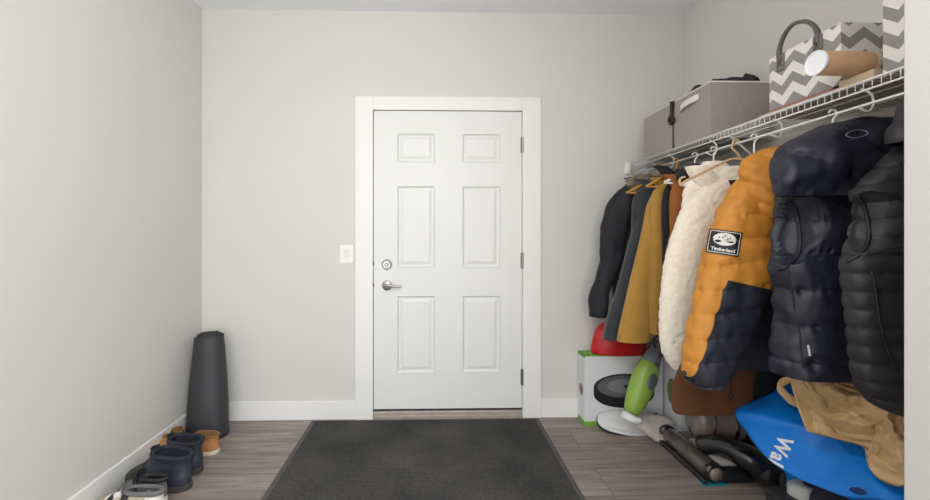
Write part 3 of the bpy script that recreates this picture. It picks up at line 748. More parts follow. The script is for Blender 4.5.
# dark beanie-like collar peeking above coats
o = obj('knit_hat', loft([(1.29, 2.01, 1.515, .05, .05, 0), (1.29, 2.01, 1.54, .065, .06, 0), (1.295, 2.01, 1.575, .055, .05, 0), (1.30, 2.01, 1.60, .02, .02, 0)], seed=61, wr=.006, nzr=30, nu=40), mat('black_hat_knit', (26, 26, 28), .9, bump=.6), None, True)
tag(o, 'black knit hat tucked on the hanger between the rust and cream jackets', 'hat')
o = obj('knit_scarf', loft([(1.28, 2.52, 1.50, .04, .03, 0), (1.285, 2.52, 1.56, .07, .045, 0), (1.30, 2.52, 1.60, .075, .04, 0), (1.32, 2.52, 1.625, .03, .02, 0)], seed=62, wr=.02, wf=(30, 30, 30), nzr=40, nu=50), mat('taupe_knit', (128, 118, 100), .95, bump=.7, bump_scale=120), None, True)
tag(o, 'taupe knit scarf bunched on top of the far dark coats', 'scarf')

# hangers
BEIGE = mat('beige_hanger', (196, 164, 124), .5); WOOD = mat('yellow_wood_hanger', (190, 140, 66), .45); WHT = mat('white_plastic_hanger', (226, 226, 224), .35)
G = 'hangers on the closet rod'
def hg(y, z, w, m, lab, **k): hanger(XH, y, z, w, m, lab, G, **k)
hg(2.60, 1.585, .19, WHT, 'white hanger holding the dark navy coat by the back wall')
hg(2.44, 1.585, .19, WOOD, 'yellowish hanger holding the charcoal grey jacket')
hg(2.25, 1.60, .17, WOOD, 'yellowish hanger holding the mustard jacket')
hg(2.09, 1.60, .16, WHT, 'white hanger holding the rust brown jacket')
hg(1.70, 1.56, .07, WHT, 'white hanger inside the orange puffer jacket')
hg(1.95, 1.57, .15, WHT, 'white hanger holding the cream sherpa jacket')
hg(1.36, 1.59, .13, WHT, 'white hanger holding the navy hooded vest')
# big empty beige hanger in front of the fleece
def big_hanger():
    Y = 1.80
    t = thing('clothes_hanger', (XH, Y, 1.5), 'beige empty hanger slanting in front of the cream sherpa jacket', 'clothes hanger', G)
    bm = bmesh.new()
    pts = spline([P(681, 186, Y), P(684, 182, Y), P(700, 174, Y), P(720, 164, Y), P(732, 159, Y), P(745, 160, Y - .01), P(757, 165, Y - .01)], 30)
    tube(bm, pts, .0055, 10, flat=1.3)
    obj('shoulder_bar', bm, BEIGE, t, True)
    bm = bmesh.new(); tube(bm, spline([P(681, 186, Y), P(679.5, 182, Y), P(681, 178, Y), P(685, 177, Y)], 12), .005, 8); obj('end_notch', bm, BEIGE, t, True)
    bm = bmesh.new(); a = P(738, 160, Y)
    tube(bm, spline([a, P(739, 155, Y), P(732, 148, Y), Vector((XH - .017, Y, 1.65)), Vector((XH - .014, Y, 1.668)), Vector((XH + .002, Y, 1.672)), Vector((XH + .014, Y, 1.662))], 26), .0045, 10); obj('hook', bm, BEIGE, t, True)
big_hanger()
# ------------------------------------------------------------------ rolled mat in the corner
def rolled():
    base = Vector((XL + .150, 2.600, 0))
    bm = bmesh.new(); turns = 2.6; n = 130; nzr = 30; top = Vector((XL + .128, 2.66, 0)); zt = .615
    V = []
    for j in range(nzr + 1):
        h = j / nzr; z = zt * h; row = []
        for i in range(n + 1):
            s = i / n; an = -s * turns * 2 * math.pi + 1.2
            R0 = .137 * (1 - h) + .094 * h + .006 * math.sin(h * 3)
            r = R0 * (1 - .42 * (1 - s) * 1.0) - .0
            r *= 1 + .05 * nz((math.cos(an), math.sin(an), h * 1.5), (1, 1, 1), 3)
            c = base.lerp(top, h)
            zz = z - (.01 * s if j == nzr else 0) + .012 * (1 - s) * h
            row.append(bm.verts.new((c.x + r * math.cos(an) * (.93), c.y + r * math.sin(an) * .8, zz + .001)))
        V.append(row)
    for j in range(nzr):
        for i in range(n): bm.faces.new((V[j][i], V[j][i + 1], V[j + 1][i + 1], V[j + 1][i]))
    o = obj('rolled_mat', bm, mat('black_foam_mat', (52, 52, 56), .55, noise_amt=.04, bump=.2, bump_scale=400), None, True)
    md = o.modifiers.new('s', 'SOLIDIFY'); md.thickness = .004
    tag(o, 'black rubber mat rolled up, standing in the corner behind the shoes', 'mat')
rolled()

# ------------------------------------------------------------------ footwear
def foot_ring(s0, s1, w, z, Lg, n=44, toe_w=1.0):
    pts = []
    for k in range(n):
        th = 2 * math.pi * k / n
        s = .5 - .5 * math.cos(th)            # 0 heel .. 1 toe
        sx = s0 + (s1 - s0) * s
        hw = abs(math.sin(th)) ** .75 * (.78 + .26 * math.exp(-((sx - .68) / .25) ** 2) * toe_w)
        pts.append(Vector(((sx) * Lg, math.copysign(hw * w / 2, math.sin(th)), z)))
    return pts
def shoe(name, heel, toe, W, rows, label, cat, grp, um, sm, inner, sole_h=.025, laces=None, tongue=None, toecap=None, collar=None, strap=None, heel_tab=None, sole_w=1.08, rise=0):
    """heel and toe: floor points; rows of (z, s0, s1, width scale)"""
    heel = Vector(heel); toe = Vector(toe); d = toe - heel; Lg = d.length; an = math.atan2(d.y, d.x)
    M = Matrix.Translation(heel) @ Matrix.Rotation(an, 4, 'Z')
    t = thing(name, heel, label, cat, grp)
    def fin(nm, bm, m, sm_=True, par=None):
        if rise and nm in ('upper', 'lining', 'padded_collar', 'tongue'):
            zt_ = rows[-1][0]
            for v in bm.verts: v.co.z += rise * min(1, max(0, (v.co.z - zt_ + .07) / .07)) * (v.co.x / (Lg * .6) - .15)
        bmesh.ops.transform(bm, matrix=M, verts=bm.verts); return obj(nm, bm, m, par or t, sm_)
    bm = bmesh.new()
    skin_rings(bm, [foot_ring(-.01, 1.01, W * sole_w * .97, .0, Lg), foot_ring(-.015, 1.015, W * sole_w, .005, Lg), foot_ring(-.015, 1.015, W * sole_w, sole_h * .8, Lg), foot_ring(-.008, 1.005, W * sole_w * .98, sole_h, Lg)])
    so = fin('sole', bm, sm, False)
    bm = bmesh.new(); R = []
    K = 34
    for i in range(K + 1):
        z, a, b, w = crv(rows, i / K); R.append(foot_ring(a, b, W * w, z, Lg))
    z, a, b, w = rows[-1]
    R.append(foot_ring(a + .01, b - .01, W * w * .93, z + .003, Lg))
    skin_rings(bm, R, True, False)
    for v in bm.verts:
        v.co += Vector((0, 1, .3)) * .0035 * nz(v.co, (30, 30, 30), 5)
    up = fin('upper', bm, um)
    bm = bmesh.new(); q = []
    for zz, i2 in ((z + .003, .01), (z - .02, .025), (max(sole_h + .015, z - .10), .05)):
        q.append(foot_ring(a + i2, b - i2, W * w * (.90 - i2 * 6), zz, Lg))
    skin_rings(bm, q, False, True); fin('lining', bm, inner)
    if collar:
        bm = bmesh.new(); tube(bm, foot_ring(a + .005, b - .005, W * w * .97, z - .001, Lg, 40), collar, 8, closed=True); fin('padded_collar', bm, inner)
    if tongue:
        s, h, tw, lean = tongue
        bm = bmesh.new(); rr = []
        for k in range(9):
            f = k / 8; zc = z - .05 + (h + .05) * f; x = (s - .03 + lean * f) * Lg; hw = tw * (.75 + .25 * math.sin(f * 2.6)); th_ = .006
            rr.append([Vector((x + th_ * math.cos(2 * math.pi * j / 12) + .012 * math.cos(math.pi * math.sin(2 * math.pi * j / 12) / 2), hw * math.sin(2 * math.pi * j / 12), zc)) for j in range(12)])
        skin_rings(bm, rr); fin('tongue', bm, inner)
    if laces:
        col, s0, s1, z0, z1, hw, n = laces
        bm = bmesh.new()
        for k in range(n):
            f = k / max(1, n - 1); x = (s0 + (s1 - s0) * f) * Lg; zc = z0 + (z1 - z0) * f
            tube(bm, spline([(x - .006, -hw, zc - .012), (x, -hw * .4, zc + .002), (x + .004, hw * .4, zc + .002), (x + .006, hw, zc - .012)], 10), .0032, 7)
            if k < n - 1:
                f2 = (k + 1) / (n - 1); x2 = (s0 + (s1 - s0) * f2) * Lg; z2 = z0 + (z1 - z0) * f2
                tube(bm, spline([(x, -hw * .8, zc - .006), ((x + x2) / 2, 0, (zc + z2) / 2 + .006), (x2, hw * .8, z2 - .006)], 10), .0032, 7)
        fin('laces', bm, mat('laces_%d' % col[0], col, .8))
    if toecap:
        m, s = toecap
        bm = bmesh.new(); R = []
        for i in range(12):
            z_, a_, b_, w_ = crv(rows, i / 11 * .55); R.append([Vector((p.x + .0025, p.y * 1.03, p.z + .002)) for p in foot_ring(max(a_, s), b_, W * w_, z_, Lg)])
        skin_rings(bm, R, False, True); fin('toe_cap', bm, m)
    if strap:
        for m, s, z_, hw, wd in strap:
            bm = bmesh.new(); tube(bm, spline([(s * Lg, -hw, z_ - .045), (s * Lg, -hw * .8, z_ - .01), (s * Lg, 0, z_ + .004), (s * Lg, hw * .8, z_ - .01), (s * Lg, hw, z_ - .045)], 16), wd, 8, flat=.35); fin('strap', bm, m)
    if heel_tab:
        m, h0, h1 = heel_tab
        bm = bmesh.new(); R = []
        for i in range(6):
            zc = h0 + (h1 - h0) * i / 5; f = (zc - rows[0][0]) / (rows[-1][0] - rows[0][0]); 
            z_, a_, b_, w_ = crv(rows, min(1, max(0, (i / 5) * .9 + .05)))
            R.append([Vector((p.x - .003, p.y * 1.04, zc)) for p in foot_ring(a_, min(b_, .28), W * w_ * .98, zc, Lg)])
        skin_rings(bm, R, False, False); fin('heel_counter', bm, m)
    return t
navy_l = mat('navy_leather', (46, 52, 62), .5, noise_amt=.12, noise_scale=25, bump=.3, bump_scale=120)
blk_s = mat('worn_black_sole', (62, 60, 57), .85, noise_amt=.15, noise_scale=40)
navy_in = mat('navy_padded_lining', (34, 37, 48), .8, bump=.2)
olive = mat('dusty_black_nubuck', (60, 58, 52), .9, noise_amt=.15, noise_scale=30)
BR = [(.022, 0, 1, 1), (.045, -.005, 1, 1), (.065, -.005, .985, .97), (.082, 0, .93, .9), (.098, .005, .80, .84), (.112, .01, .70, .82), (.130, .01, .64, .82), (.150, -.005, .60, .88), (.165, -.012, .58, .92)]
W1 = .140
xw = XL + .022
for (hx, hy, tx, ty, lab) in ((PF(194, 484).x, 1.99 + .06, xw + .015, 2.095, 'near navy leather work boot with padded collar, dusty toe to the wall'),
                              (PF(206, 468).x - .005, 2.195, xw + .03, 2.205, 'far navy leather work boot standing between its mate and the tan moccasins')):
    shoe('work_boot', (hx, hy, 0), (tx, ty, 0), W1, BR, lab, 'boot', 'navy work boots', navy_l, blk_s, navy_in, .03,
         laces=((30, 30, 34), .56, .74, .138, .108, .030, 4), tongue=(.56, .018, .030, .05), toecap=(olive, .70), collar=.011, rise=.014)
tan = mat('tan_leather', (176, 124, 72), .65, noise_amt=.12, noise_scale=22, bump=.2)
cream_s = mat('cream_sole', (212, 200, 178), .7)
tan_in = mat('tan_lining', (140, 108, 66), .8)
SR = [(.018, 0, 1, 1), (.035, 0, 1, 1), (.050, .005, .97, .95), (.062, .01, .89, .88), (.075, .01, .78, .82), (.088, .01, .68, .80), (.102, .0, .60, .82)]
for (hx, hy, tx, ty, lab) in ((PF(218, 450).x + .015, 2.385, -1.445, 2.41, 'tan leather moccasin with cream sole, farther of the pair by the rolled mat'),
                              (-1.502, 2.49, -1.498, 2.285, 'tan leather moccasin whose toe shows between the navy boots and wall')):
    shoe('moccasin', (hx, hy, 0), (tx, ty, 0), .122, SR, lab, 'shoe', 'tan moccasins', tan, cream_s, tan_in, .022, laces=((120, 84, 50), .6, .72, .082, .072, .024, 3), tongue=(.56, .012, .03, .03), collar=.006)
beige = mat('beige_mesh', (186, 172, 150), .85, noise_amt=.12, noise_scale=60, bump=.3)
whites = mat('white_rubber', (224, 222, 218), .6)
blk = mat('black_synthetic', (34, 34, 37), .6)
gry = mat('grey_mesh', (108, 108, 110), .85, noise_amt=.1, noise_scale=80)
KR = [(.026, 0, 1, 1), (.045, -.005, 1, 1), (.060, -.01, .98, .95), (.074, 0, .88, .88), (.088, .01, .72, .82), (.100, .01, .60, .78), (.114, -.005, .52, .76)]
shoe('sneaker', (-1.195, 1.85, 0), (xw + .02, 1.87, 0), .096, KR, 'beige and black sneaker with white heel, nearest shoe in the row', 'sneaker', 'sneakers by the left wall', beige, whites, gry, .03,
     laces=((228, 226, 220), .56, .78, .106, .082, .026, 5), tongue=(.52, .03, .032, .04), collar=.010,
     strap=[(blk, .46, .108, .054, .016), (blk, .70, .090, .054, .012)], heel_tab=(whites, .03, .10))
shoe('sneaker', (-1.24, 1.945, 0), (xw + .05, 1.965, 0), .082, KR, 'grey and black sneaker tucked between the beige sneaker and navy boot', 'sneaker', 'sneakers by the left wall', gry, whites, blk, .03,
     laces=((36, 36, 38), .56, .76, .106, .084, .026, 4), tongue=(.52, .03, .032, .04), collar=.010, strap=[(blk, .44, .108, .052, .014)])

# ------------------------------------------------------------------ robot vacuum box
def robot_box():
    y0 = 2.66; y1 = 2.775
    x0 = P(584.5, 400, y0).x; x1 = P(663, 400, y0).x; zt = P(600, 355.5, y0).z
    t = thing('product_box', ((x0 + x1) / 2, (y0 + y1) / 2, 0), 'white and green cardboard box with a round robot vacuum pictured on its front', 'box', 'white and green product boxes')
    wc = mat('white_printed_card', (222, 223, 226), .5); gc = mat('green_printed_card', (112, 168, 58), .5)
    bm = bmesh.new(); box(bm, (x0, y0, 0), (x1, y1, zt), bev=.0015); obj('carton', bm, wc, t)
    e = .0008
    bm = bmesh.new()
    box(bm, (x0 - e, y0 - e, 0), (x1 + e, y1 + e, .030)); obj('green_print_band', bm, gc, t); bm = bmesh.new()
    box(bm, (x0 - e, y0 - e, zt - .018), (x0 + .002, y1 + e, zt + e)); box(bm, (x0 - e, y0 - e, zt - .006), (x1 + e, y1 + e, zt + e))
    obj('green_print_band', bm, gc, t)
    # printed picture: side of the disc, top, lid ring, button
    def ell(cx, cz, a, b, off, m, nm, dz=0):
        bm = ellipse_bm(a, b, 48, 0, 0, None, 2)
        for v in bm.verts: v.co = Vector((cx + v.co.x, y0 - off, cz + v.co.y))
        return obj(nm, bm, m, t)
    c = P(624, 387, y0); sc = y0 / F
    dk = mat('print_black', (30, 31, 34), .4); g1 = mat('print_grey', (96, 98, 103), .4); g2 = mat('print_light_grey', (128, 130, 134), .4)
    pr = obj('printed_picture', (lambda bm: (ellipse_bm(31 * sc, 14 * sc, 48, 0, 0, bm, 2), [setattr(v, 'co', Vector((c.x + v.co.x, y0 - .0016, c.z - .045 + v.co.y))) for v in bm.verts], bm)[2])(bmesh.new()), dk, t)
    a1 = 31 * sc; bm = bmesh.new(); box(bm, (c.x - a1, y0 - .0017, c.z - .045), (c.x + a1, y0 - .0006, c.z)); obj('printed_picture', bm, dk, t)
    ell(c.x, c.z, 31 * sc, 13.5 * sc, .0022, dk, 'printed_picture'); ell(c.x + .0, c.z + .004, 27.5 * sc, 11.3 * sc, .0028, g1, 'printed_picture'); ell(c.x + .005, c.z + .008, 18 * sc, 7.2 * sc, .0034, g2, 'printed_picture'); ell(c.x + .03, c.z + .004, 5 * sc, 2 * sc, .0040, dk, 'printed_picture')
    q = P(656, 413.5, y0); ell(q.x, q.z, .009, .009, .0022, g1, 'printed_badge')
    # side print
    bm = ellipse_bm(.034, .040, 30, 0, 0, None, 1)
    for v in bm.verts: v.co = Vector((x0 - .0015, (y0 + y1) / 2 + v.co.x, .22 + v.co.y))
    obj('printed_side_picture', bm, mat('print_brown', (128, 112, 108), .5), t)
    return x0, x1, zt
BX0, BX1, BZT = robot_box()
def second_box():
    a = P(664, 400, 2.655); b = P(687.5, 435, 2.54)
    xx0 = P(688, 400, 2.50).x; h = P(670, 352, 2.6).z
    y0 = 2.50; y1 = 2.76; x0 = xx0; x1 = min(x0 + .15, XR - .016)
    t = thing('product_box', ((x0 + x1) / 2, (y0 + y1) / 2, 0), 'white and green product box turned edge-on beside the robot vacuum box', 'box', 'white and green product boxes')
    x0 = BX1 + .012
    bm = bmesh.new(); vs = box(bm, (x0, y0, 0), (x1, y1, h), bev=.0015); obj('carton', bm, MATS['white_printed_card'], t)
    e = .0008; bm = bmesh.new(); box(bm, (x0 + .012, y0 - e, 0), (x1 + e, y0 + .01, .034)); obj('green_print_band', bm, MATS['green_printed_card'], t)
    bm = ellipse_bm(.055, .085, 36, 0, 0, None, 1)
    for v in bm.verts: v.co = Vector((x0 - .0015, y0 + .075 + v.co.x, .25 + v.co.y))
    obj('printed_picture', bm, mat('print_olive_green', (110, 134, 62), .5), t)
    bm = bmesh.new()
    for k in range(5): box(bm, (x0 - .0015, y0 + .17, .30 + .022 * k), (x0 - .0003, y0 + .175 + .02 * ((k * 7) % 3), .304 + .022 * k))
    obj('printed_lines', bm, mat('print_grey_text', (130, 132, 136), .5), t)
second_box()
# red rounded bag on the box
bm = bmesh.new(); R = []
c = P(619, 352, 2.70); A = .185
for i in range(26):
    f = i / 25; ang = f * math.pi / 2
    r = math.cos(ang) ** .55 if f < 1 else .02
    z = BZT + .002 + .215 * math.sin(ang) ** 1.05
    R.append([Vector((c.x + A * r * (1 - .05 * (f == 0)) * math.cos(2 * math.pi * k / 48), 2.705 + .075 * r * math.sin(2 * math.pi * k / 48), z)) + Vector((.006, .004, .004)) * nz((k * .25, f * 6, 0), (1, 1, 1), 2) for k in range(48)])
skin_rings(bm, R); o = obj('soft_bag', bm, mat('red_nylon', (196, 22, 28), .42, bump=.2, bump_scale=25), None, True)
tag(o, 'rounded bright red bag sitting on the robot vacuum box', 'bag')

# ------------------------------------------------------------------ steam mop (green)
def plate(o_, prof, m, nm, par, smooth=True, rough=.0015):
    """pillow-like plate on a closed 3D outline, profile of (scale, height along its normal)"""
    cont = spline(o_, 64, True); c = sum(cont, Vector()) / 64
    N = Vector()
    for k in range(64): N += (cont[k] - c).cross(cont[(k + 1) % 64] - c)
    N.normalize()
    if N.y > 0: N = -N
    bm = bmesh.new(); R = []
    for s_, h_ in prof:
        R.append([c + (p - c) * s_ + N * (h_ + rough * nz(p, (60, 60, 60), 2)) for p in cont])
    for ring in R:
        for p in ring: p.z = max(p.z, .001)
    skin_rings(bm, R); return obj(nm, bm, m, par, smooth)
def steam_mop():
    foot = PF(640, 428)
    Y = 2.45
    t = thing('steam_mop', PF(650, 437), 'lime green and grey upright steam mop with a beige cloth head', 'steam mop')
    gm = mat('lime_plastic', (140, 176, 72), .35); gg = mat('grey_plastic', (120, 122, 128), .4); wp = mat('white_plastic', (222, 222, 222), .4)
    bot = P(631, 413, 2.42); top = P(650, 364, 2.46)
    ax = (top - bot); L_ = ax.length; ax.normalize(); s = Vector((1, 0, 0)); s = (s - ax * s.dot(ax)).normalized(); w = ax.cross(s)
    def sec(bm, rows, m, nm, par=None, n=32):
        R = []
        for h, a, b, ox in rows:
            c = bot + ax * (h * L_) + s * ox
            R.append([c + s * a * math.cos(2 * math.pi * k / n) + w * b * math.sin(2 * math.pi * k / n) for k in range(n)])
        skin_rings(bm, R); return obj(nm, bm, m, par or t, True)
    R_ = [crv([(-.01, .01, .01, 0), (0, .035, .03, 0), (.08, .050, .042, 0), (.3, .064, .054, 0), (.55, .072, .06, .0), (.8, .070, .058, 0), (.98, .060, .05, 0), (1.05, .050, .043, 0)], i / 30) for i in range(31)]
    body = sec(bmesh.new(), R_, gm, 'body_shell')
    R_ = [crv([(1.03, .055, .046, 0), (1.12, .052, .044, 0), (1.22, .046, .04, .004), (1.34, .038, .034, .008), (1.45, .03, .028, .01)], i / 16) for i in range(17)]
    sec(bmesh.new(), R_, gg, 'collar')
    # button panel faces the camera
    fr = -w if w.y > 0 else w
    for h, a, b, ox, nm, m in ((.70, .030, .050, .018, 'grip_panel', mat('dark_grey_plastic', (84, 86, 92), .4)), (1.03, .020, .016, .015, 'button', MATS['dark_grey_plastic']), (1.2, .018, .014, .01, 'button', MATS['dark_grey_plastic'])):
        c = bot + ax * (h * L_) + s * ox + fr * (.056 if h < 1 else .043)
        bm = bmesh.new(); bmesh.ops.create_uvsphere(bm, u_segments=24, v_segments=12, radius=1, matrix=Matrix.Translation(c) @ Matrix(((s.x, fr.x, ax.x, 0), (s.y, fr.y, ax.y, 0), (s.z, fr.z, ax.z, 0), (0, 0, 0, 1))) @ Matrix.Diagonal((a, .012, b, 1)))
        obj(nm, bm, m, t, True)
    # handle pole rising behind coats
    bm = bmesh.new(); a = bot + ax * L_ * 1.4 + s * .008
    tube(bm, [a, a + ax * .06, a + ax * .12], [.02, .014, .014], 14); obj('pole', bm, mat('black_tube', (34, 34, 36), .4), t, True)
    bm = bmesh.new(); tube(bm, spline([a + Vector((-.03, -.02, -.02)), a + Vector((-.045, -.03, .04)), a + Vector((0, -.035, .09)), a + Vector((.05, -.03, .05)), a + Vector((.045, -.03, -.03)), a + Vector((.0, -.04, .0))], 30), .006, 8); obj('power_cord', bm, MATS['black_tube'], t, True)
    # neck joint and head
    hp = PF(655, 429, .03); 
    bm = bmesh.new(); tube(bm, spline([bot + ax * .01, bot - Vector((0, .02, .02)), P(625, 415, 2.36), P(632, 419, 2.33), P(641, 421, 2.32)], 14), [.022, .02, .019, .02, .022, .024, .026, .026, .025, .024, .022, .02, .018, .016], 14); obj('neck_joint', bm, wp, t, True)
    # cloth covered triangular head
    o_ = [P(631, 420, 2.50), P(638, 415.5, 2.53), P(658, 415, 2.53), P(672, 421, 2.50), P(675, 432, 2.46), P(668, 443, 2.42), P(657, 441, 2.42), P(643, 431, 2.45)]
    plate(o_, [(.2, .026), (.6, .024), (.85, .020), (.96, .012), (1, 0), (1, -.006), (.97, -.012)], mat('beige_microfibre', (196, 188, 176), .95, noise_amt=.16, noise_scale=40, bump=.8, bump_scale=90, stretch=(3, .4, .4)), 'mop_cloth', t)
steam_mop()
def tray():
    q = [P(597.5, 421, 2.60), P(600, 414, 2.64), P(614, 411, 2.65), P(640, 411, 2.65), P(654, 419, 2.62), P(655, 432, 2.55), P(640, 437, 2.52), P(616, 433, 2.53), P(603, 428, 2.55)]
    t = thing('pad_tray', PF(625, 436), 'flat white rounded tray with dark rim on the floor before the robot vacuum box', 'tray')
    q2 = [p + Vector((.0, .006, -.012)) for p in q]
    plate(q2, [(1.0, -.004), (1.015, 0), (1.0, .004)], mat('dark_base_plastic', (44, 44, 47), .6), 'base', t, True, 0)
    plate(q, [(.96, -.004), (1.0, 0), (.995, .006), (.95, .009), (.3, .010)], MATS['white_plastic'], 'lower_plate', t, True, 0)
    c = sum(q, Vector()) / len(q)
    plate([c + (p - c) * .86 + Vector((.0, -.006, .014)) for p in q], [(.98, -.004), (1.0, 0), (.99, .006), (.93, .010), (.3, .013)], MATS['white_plastic'], 'upper_plate', t, True, 0)
tray()

# ------------------------------------------------------------------ floor washer / vacuum
def washer():
    t = thing('floor_washer', PF(715, 470), 'black and grey upright floor washer lying reclined beside the blue bag', 'floor cleaner')
    bp = mat('black_gloss_plastic', (30, 30, 32), .25, coat=.4); sil = mat('silver_plastic', (150, 150, 148), .35)
    smoke = mat('smoked_window', (84, 76, 70), .15, coat=.6, noise_amt=.25, noise_scale=10, stretch=(1, 1, 1)); tl = mat('teal_plastic', (40, 130, 160), .4)
    a = PF(668, 434, .055); b = PF(713, 472, .055); d = (b - a).normalized(); s = Vector((d.y, -d.x, 0))
    if s.y > 0: s = -s   # towards camera/left
    # roller cover
    bm = bmesh.new(); tube(bm, [a + d * .004, a + d * .02, b - d * .02, b - d * .004], [.040, .046, .046, .040], 32); obj('roller_window', bm, smoke, t, True)
    bm = bmesh.new(); tube(bm, [a - d * .03, a - d * .018, a + d * .004], [.036, .05, .051], 28); obj('end_cap', bm, bp, t, True)
    bm = bmesh.new(); tube(bm, [b - d * .004, b + d * .012, b + d * .022], [.051, .05, .038], 28); obj('end_cap', bm, bp, t, True)
    bm = bmesh.new(); tube(bm, [b + d * .022, b + d * .026], .032, 24); obj('end_disc', bm, mat('tan_grey_plastic', (142, 126, 112), .4), t, True)
    bm = bmesh.new(); M = Matrix.Translation((a + b) / 2) @ Matrix.Rotation(math.atan2(d.y, d.x), 4, 'Z'); L_ = (b - a).length
    box(bm, (-L_ / 2 - .03, -.060, -.052), (L_ / 2 + .022, -.040, -.025), bev=.004, M=M); obj('front_bumper', bm, bp, t)
    bm = bmesh.new(); box(bm, (L_ / 2 - .03, -.066, -.054), (L_ / 2 + .028, .055, -.048), bev=.001, M=M); obj('squeegee_strip', bm, tl, t)
    bm = bmesh.new(); box(bm, (-L_ / 2 - .02, .035, -.05), (L_ / 2 + .02, .26, .012), bev=.014, M=M); obj('head_housing', bm, bp, t, True)
    # silver top plate with recess
    bm = bmesh.new(); box(bm, (-L_ / 2 + .11, .055, .010), (L_ / 2 - .03, .150, .030), bev=.006, M=M); obj('top_plate', bm, mat('warm_silver', (186, 182, 174), .45), t, True)
    bm = bmesh.new(); bmesh.ops.create_uvsphere(bm, u_segments=20, v_segments=10, radius=1, matrix=M @ Matrix.Translation((.04, .10, .029)) @ Matrix.Diagonal((.028, .020, .006, 1))); obj('pedal', bm, bp, t, True)
    # reclined body towards the right wall
    j = M @ Vector((.02, .24, .02)); e = j + Vector((.30, .02, .13))
    bm = bmesh.new(); tube(bm, spline([M @ Vector((.02, .16, 0)), j, j + Vector((.08, .01, .04)), j + Vector((.2, .01, .09)), e], 20), [.035 + .03 * math.sin(i / 19 * 2.4) for i in range(20)], 24); obj('main_body', bm, bp, t, True)
    bm = bmesh.new(); box(bm, (1.575, 2.06, .03), (1.69, 2.34, .14), bev=.035); obj('motor_housing', bm, mat('black_satin_plastic', (34, 34, 36), .4), t, True)
    # clear water tank, back left
    c = P(716, 421, 2.24); 
    ax = Vector((.9, -.10, -.12)).normalized(); 
    bm = bmesh.new(); tube(bm, spline([c - ax * .13, c - ax * .10, c, c + ax * .09, c + ax * .13], 16), [.05, .075, .088, .094, .096, .097, .097, .097, .097, .097, .097, .096, .095, .088, .075, .056], 28); 
    obj('water_tank', bm, mat('smoky_tank', (120, 108, 100), .12, coat=.8, noise_amt=.3, noise_scale=9), t, True)
    bm = bmesh.new(); tube(bm, [c - ax * .06 + Vector((0, 0, 0)), c - ax * .05], .099, 32); tube(bm, [c + ax * .05, c + ax * .07], .099, 32); obj('tank_band', bm, bp, t, True)
    bm = bmesh.new(); tube(bm, spline([P(730, 424, 2.30), P(738, 432, 2.26), P(748, 440, 2.2), P(758, 450, 2.1), P(766, 462, 2.02)], 18), [.026 + .014 * (k % 5 < 2) for k in range(18)], 16, flat=.75); obj('tank_cradle', bm, bp, t, True)
    # round wheel and hose end at the right
    wc = PF(769, 474, .075)
    bm = bmesh.new(); ax2 = Vector((-.3, .95, 0)).normalized()
    tube(bm, [wc - ax2 * .045, wc - ax2 * .036, wc + ax2 * .03, wc + ax2 * .045], [.055, .066, .066, .055], 28); obj('wheel', bm, mat('wheel_rubber', (26, 26, 27), .5), t, True)
    bm = bmesh.new(); tube(bm, [wc - ax2 * .052, wc - ax2 * .044], .034, 20); obj('hub_cap', bm, bp, t, True)
    bm = bmesh.new(); tube(bm, spline([wc + Vector((.0, .0, .02)), wc + Vector((-.08, .06, .06)), wc + Vector((-.14, .14, .07)), wc + Vector((-.2, .22, .03))], 20), [.052, .055, .058, .06, .062, .062, .062, .06, .058, .055, .052, .05, .05, .05, .05, .05, .05, .05, .05, .04], 18); obj('handle_section', bm, bp, t, True)
washer()

# ------------------------------------------------------------------ bags
def pile(outline, centre, base_shrink, zfloor, bulge, nr=26, nu=120, seed=1, wr=.012, wf=(9, 9, 9), ridged=0, down=10, shift=(0, 0), pw=1.3):
    cont = spline(outline, nu, True); C_ = Vector(centre); R = []
    for i in range(1, nr + 1):
        s = i / nr; ring = []
        for p in cont:
            q = C_.lerp(p, s); q += Vector(bulge) * (1 - s * s)
            d = nz(q, wf, seed) * wr * min(1, (1 - s) * 4 + .25)
            if ridged: d += ridged * (1 - abs(nz(q, (13, 13, 13), seed + 4)) * 2.4) * min(1, (1 - s) * 5 + .3)
            if ridged: d += ridged * .5 * (1 - abs(nz(q, (31, 31, 31), seed + 6)) * 2.4) * min(1, (1 - s) * 5 + .3)
            ring.append(q + Vector(bulge).normalized() * d)
        R.append(ring)
    edge = R[-1]; cc = sum(edge, Vector()) / nu; cc.z = 0
    for i in range(1, down + 1):
        f = i / down; k = 1 + (base_shrink - 1) * f ** pw
        R.append([Vector((cc.x + (p.x - cc.x) * k + shift[0] * f ** (pw * .8), cc.y + (p.y - cc.y) * k + shift[1] * f ** (pw * .8), p.z + (zfloor - p.z) * f)) + Vector((1, 1, 0)) * nz(p + Vector((0, 0, f)), (8, 8, 5), seed + 2) * wr * (1 - f) for p in edge])
    for ring in R:
        for p in ring: p.x = min(p.x, XR - .022)
    bm = bmesh.new(); skin_rings(bm, R); return bm
ol = [P(735, 411, 1.80), P(764, 396, 1.82), P(800, 380, 1.80), P(850, 386, 1.66), P(900, 410, 1.46), P(935, 450, 1.30), P(945, 500, 1.18), P(915, 512, 1.20), P(885, 501, 1.27), P(850, 498, 1.38), P(822, 488, 1.47), P(791, 475, 1.58), P(765, 456, 1.68), P(747, 433, 1.75)]
blue = thing('shopping_bag', (1.5, 1.5, 0), 'bright blue reusable shopping bag with white lettering, slumped on the floor', 'bag')
bb = obj('bag_body', pile(ol, P(830, 440, 1.56), .35, .001, (-.03, -.035, .035), seed=3, wr=.022, wf=(7, 7, 7), shift=(.15, .14), pw=.35, down=16), mat('blue_polypropylene', (12, 128, 228), .45, noise_amt=.03, noise_scale=8, bump=.15, bump_scale=300), blue, True)
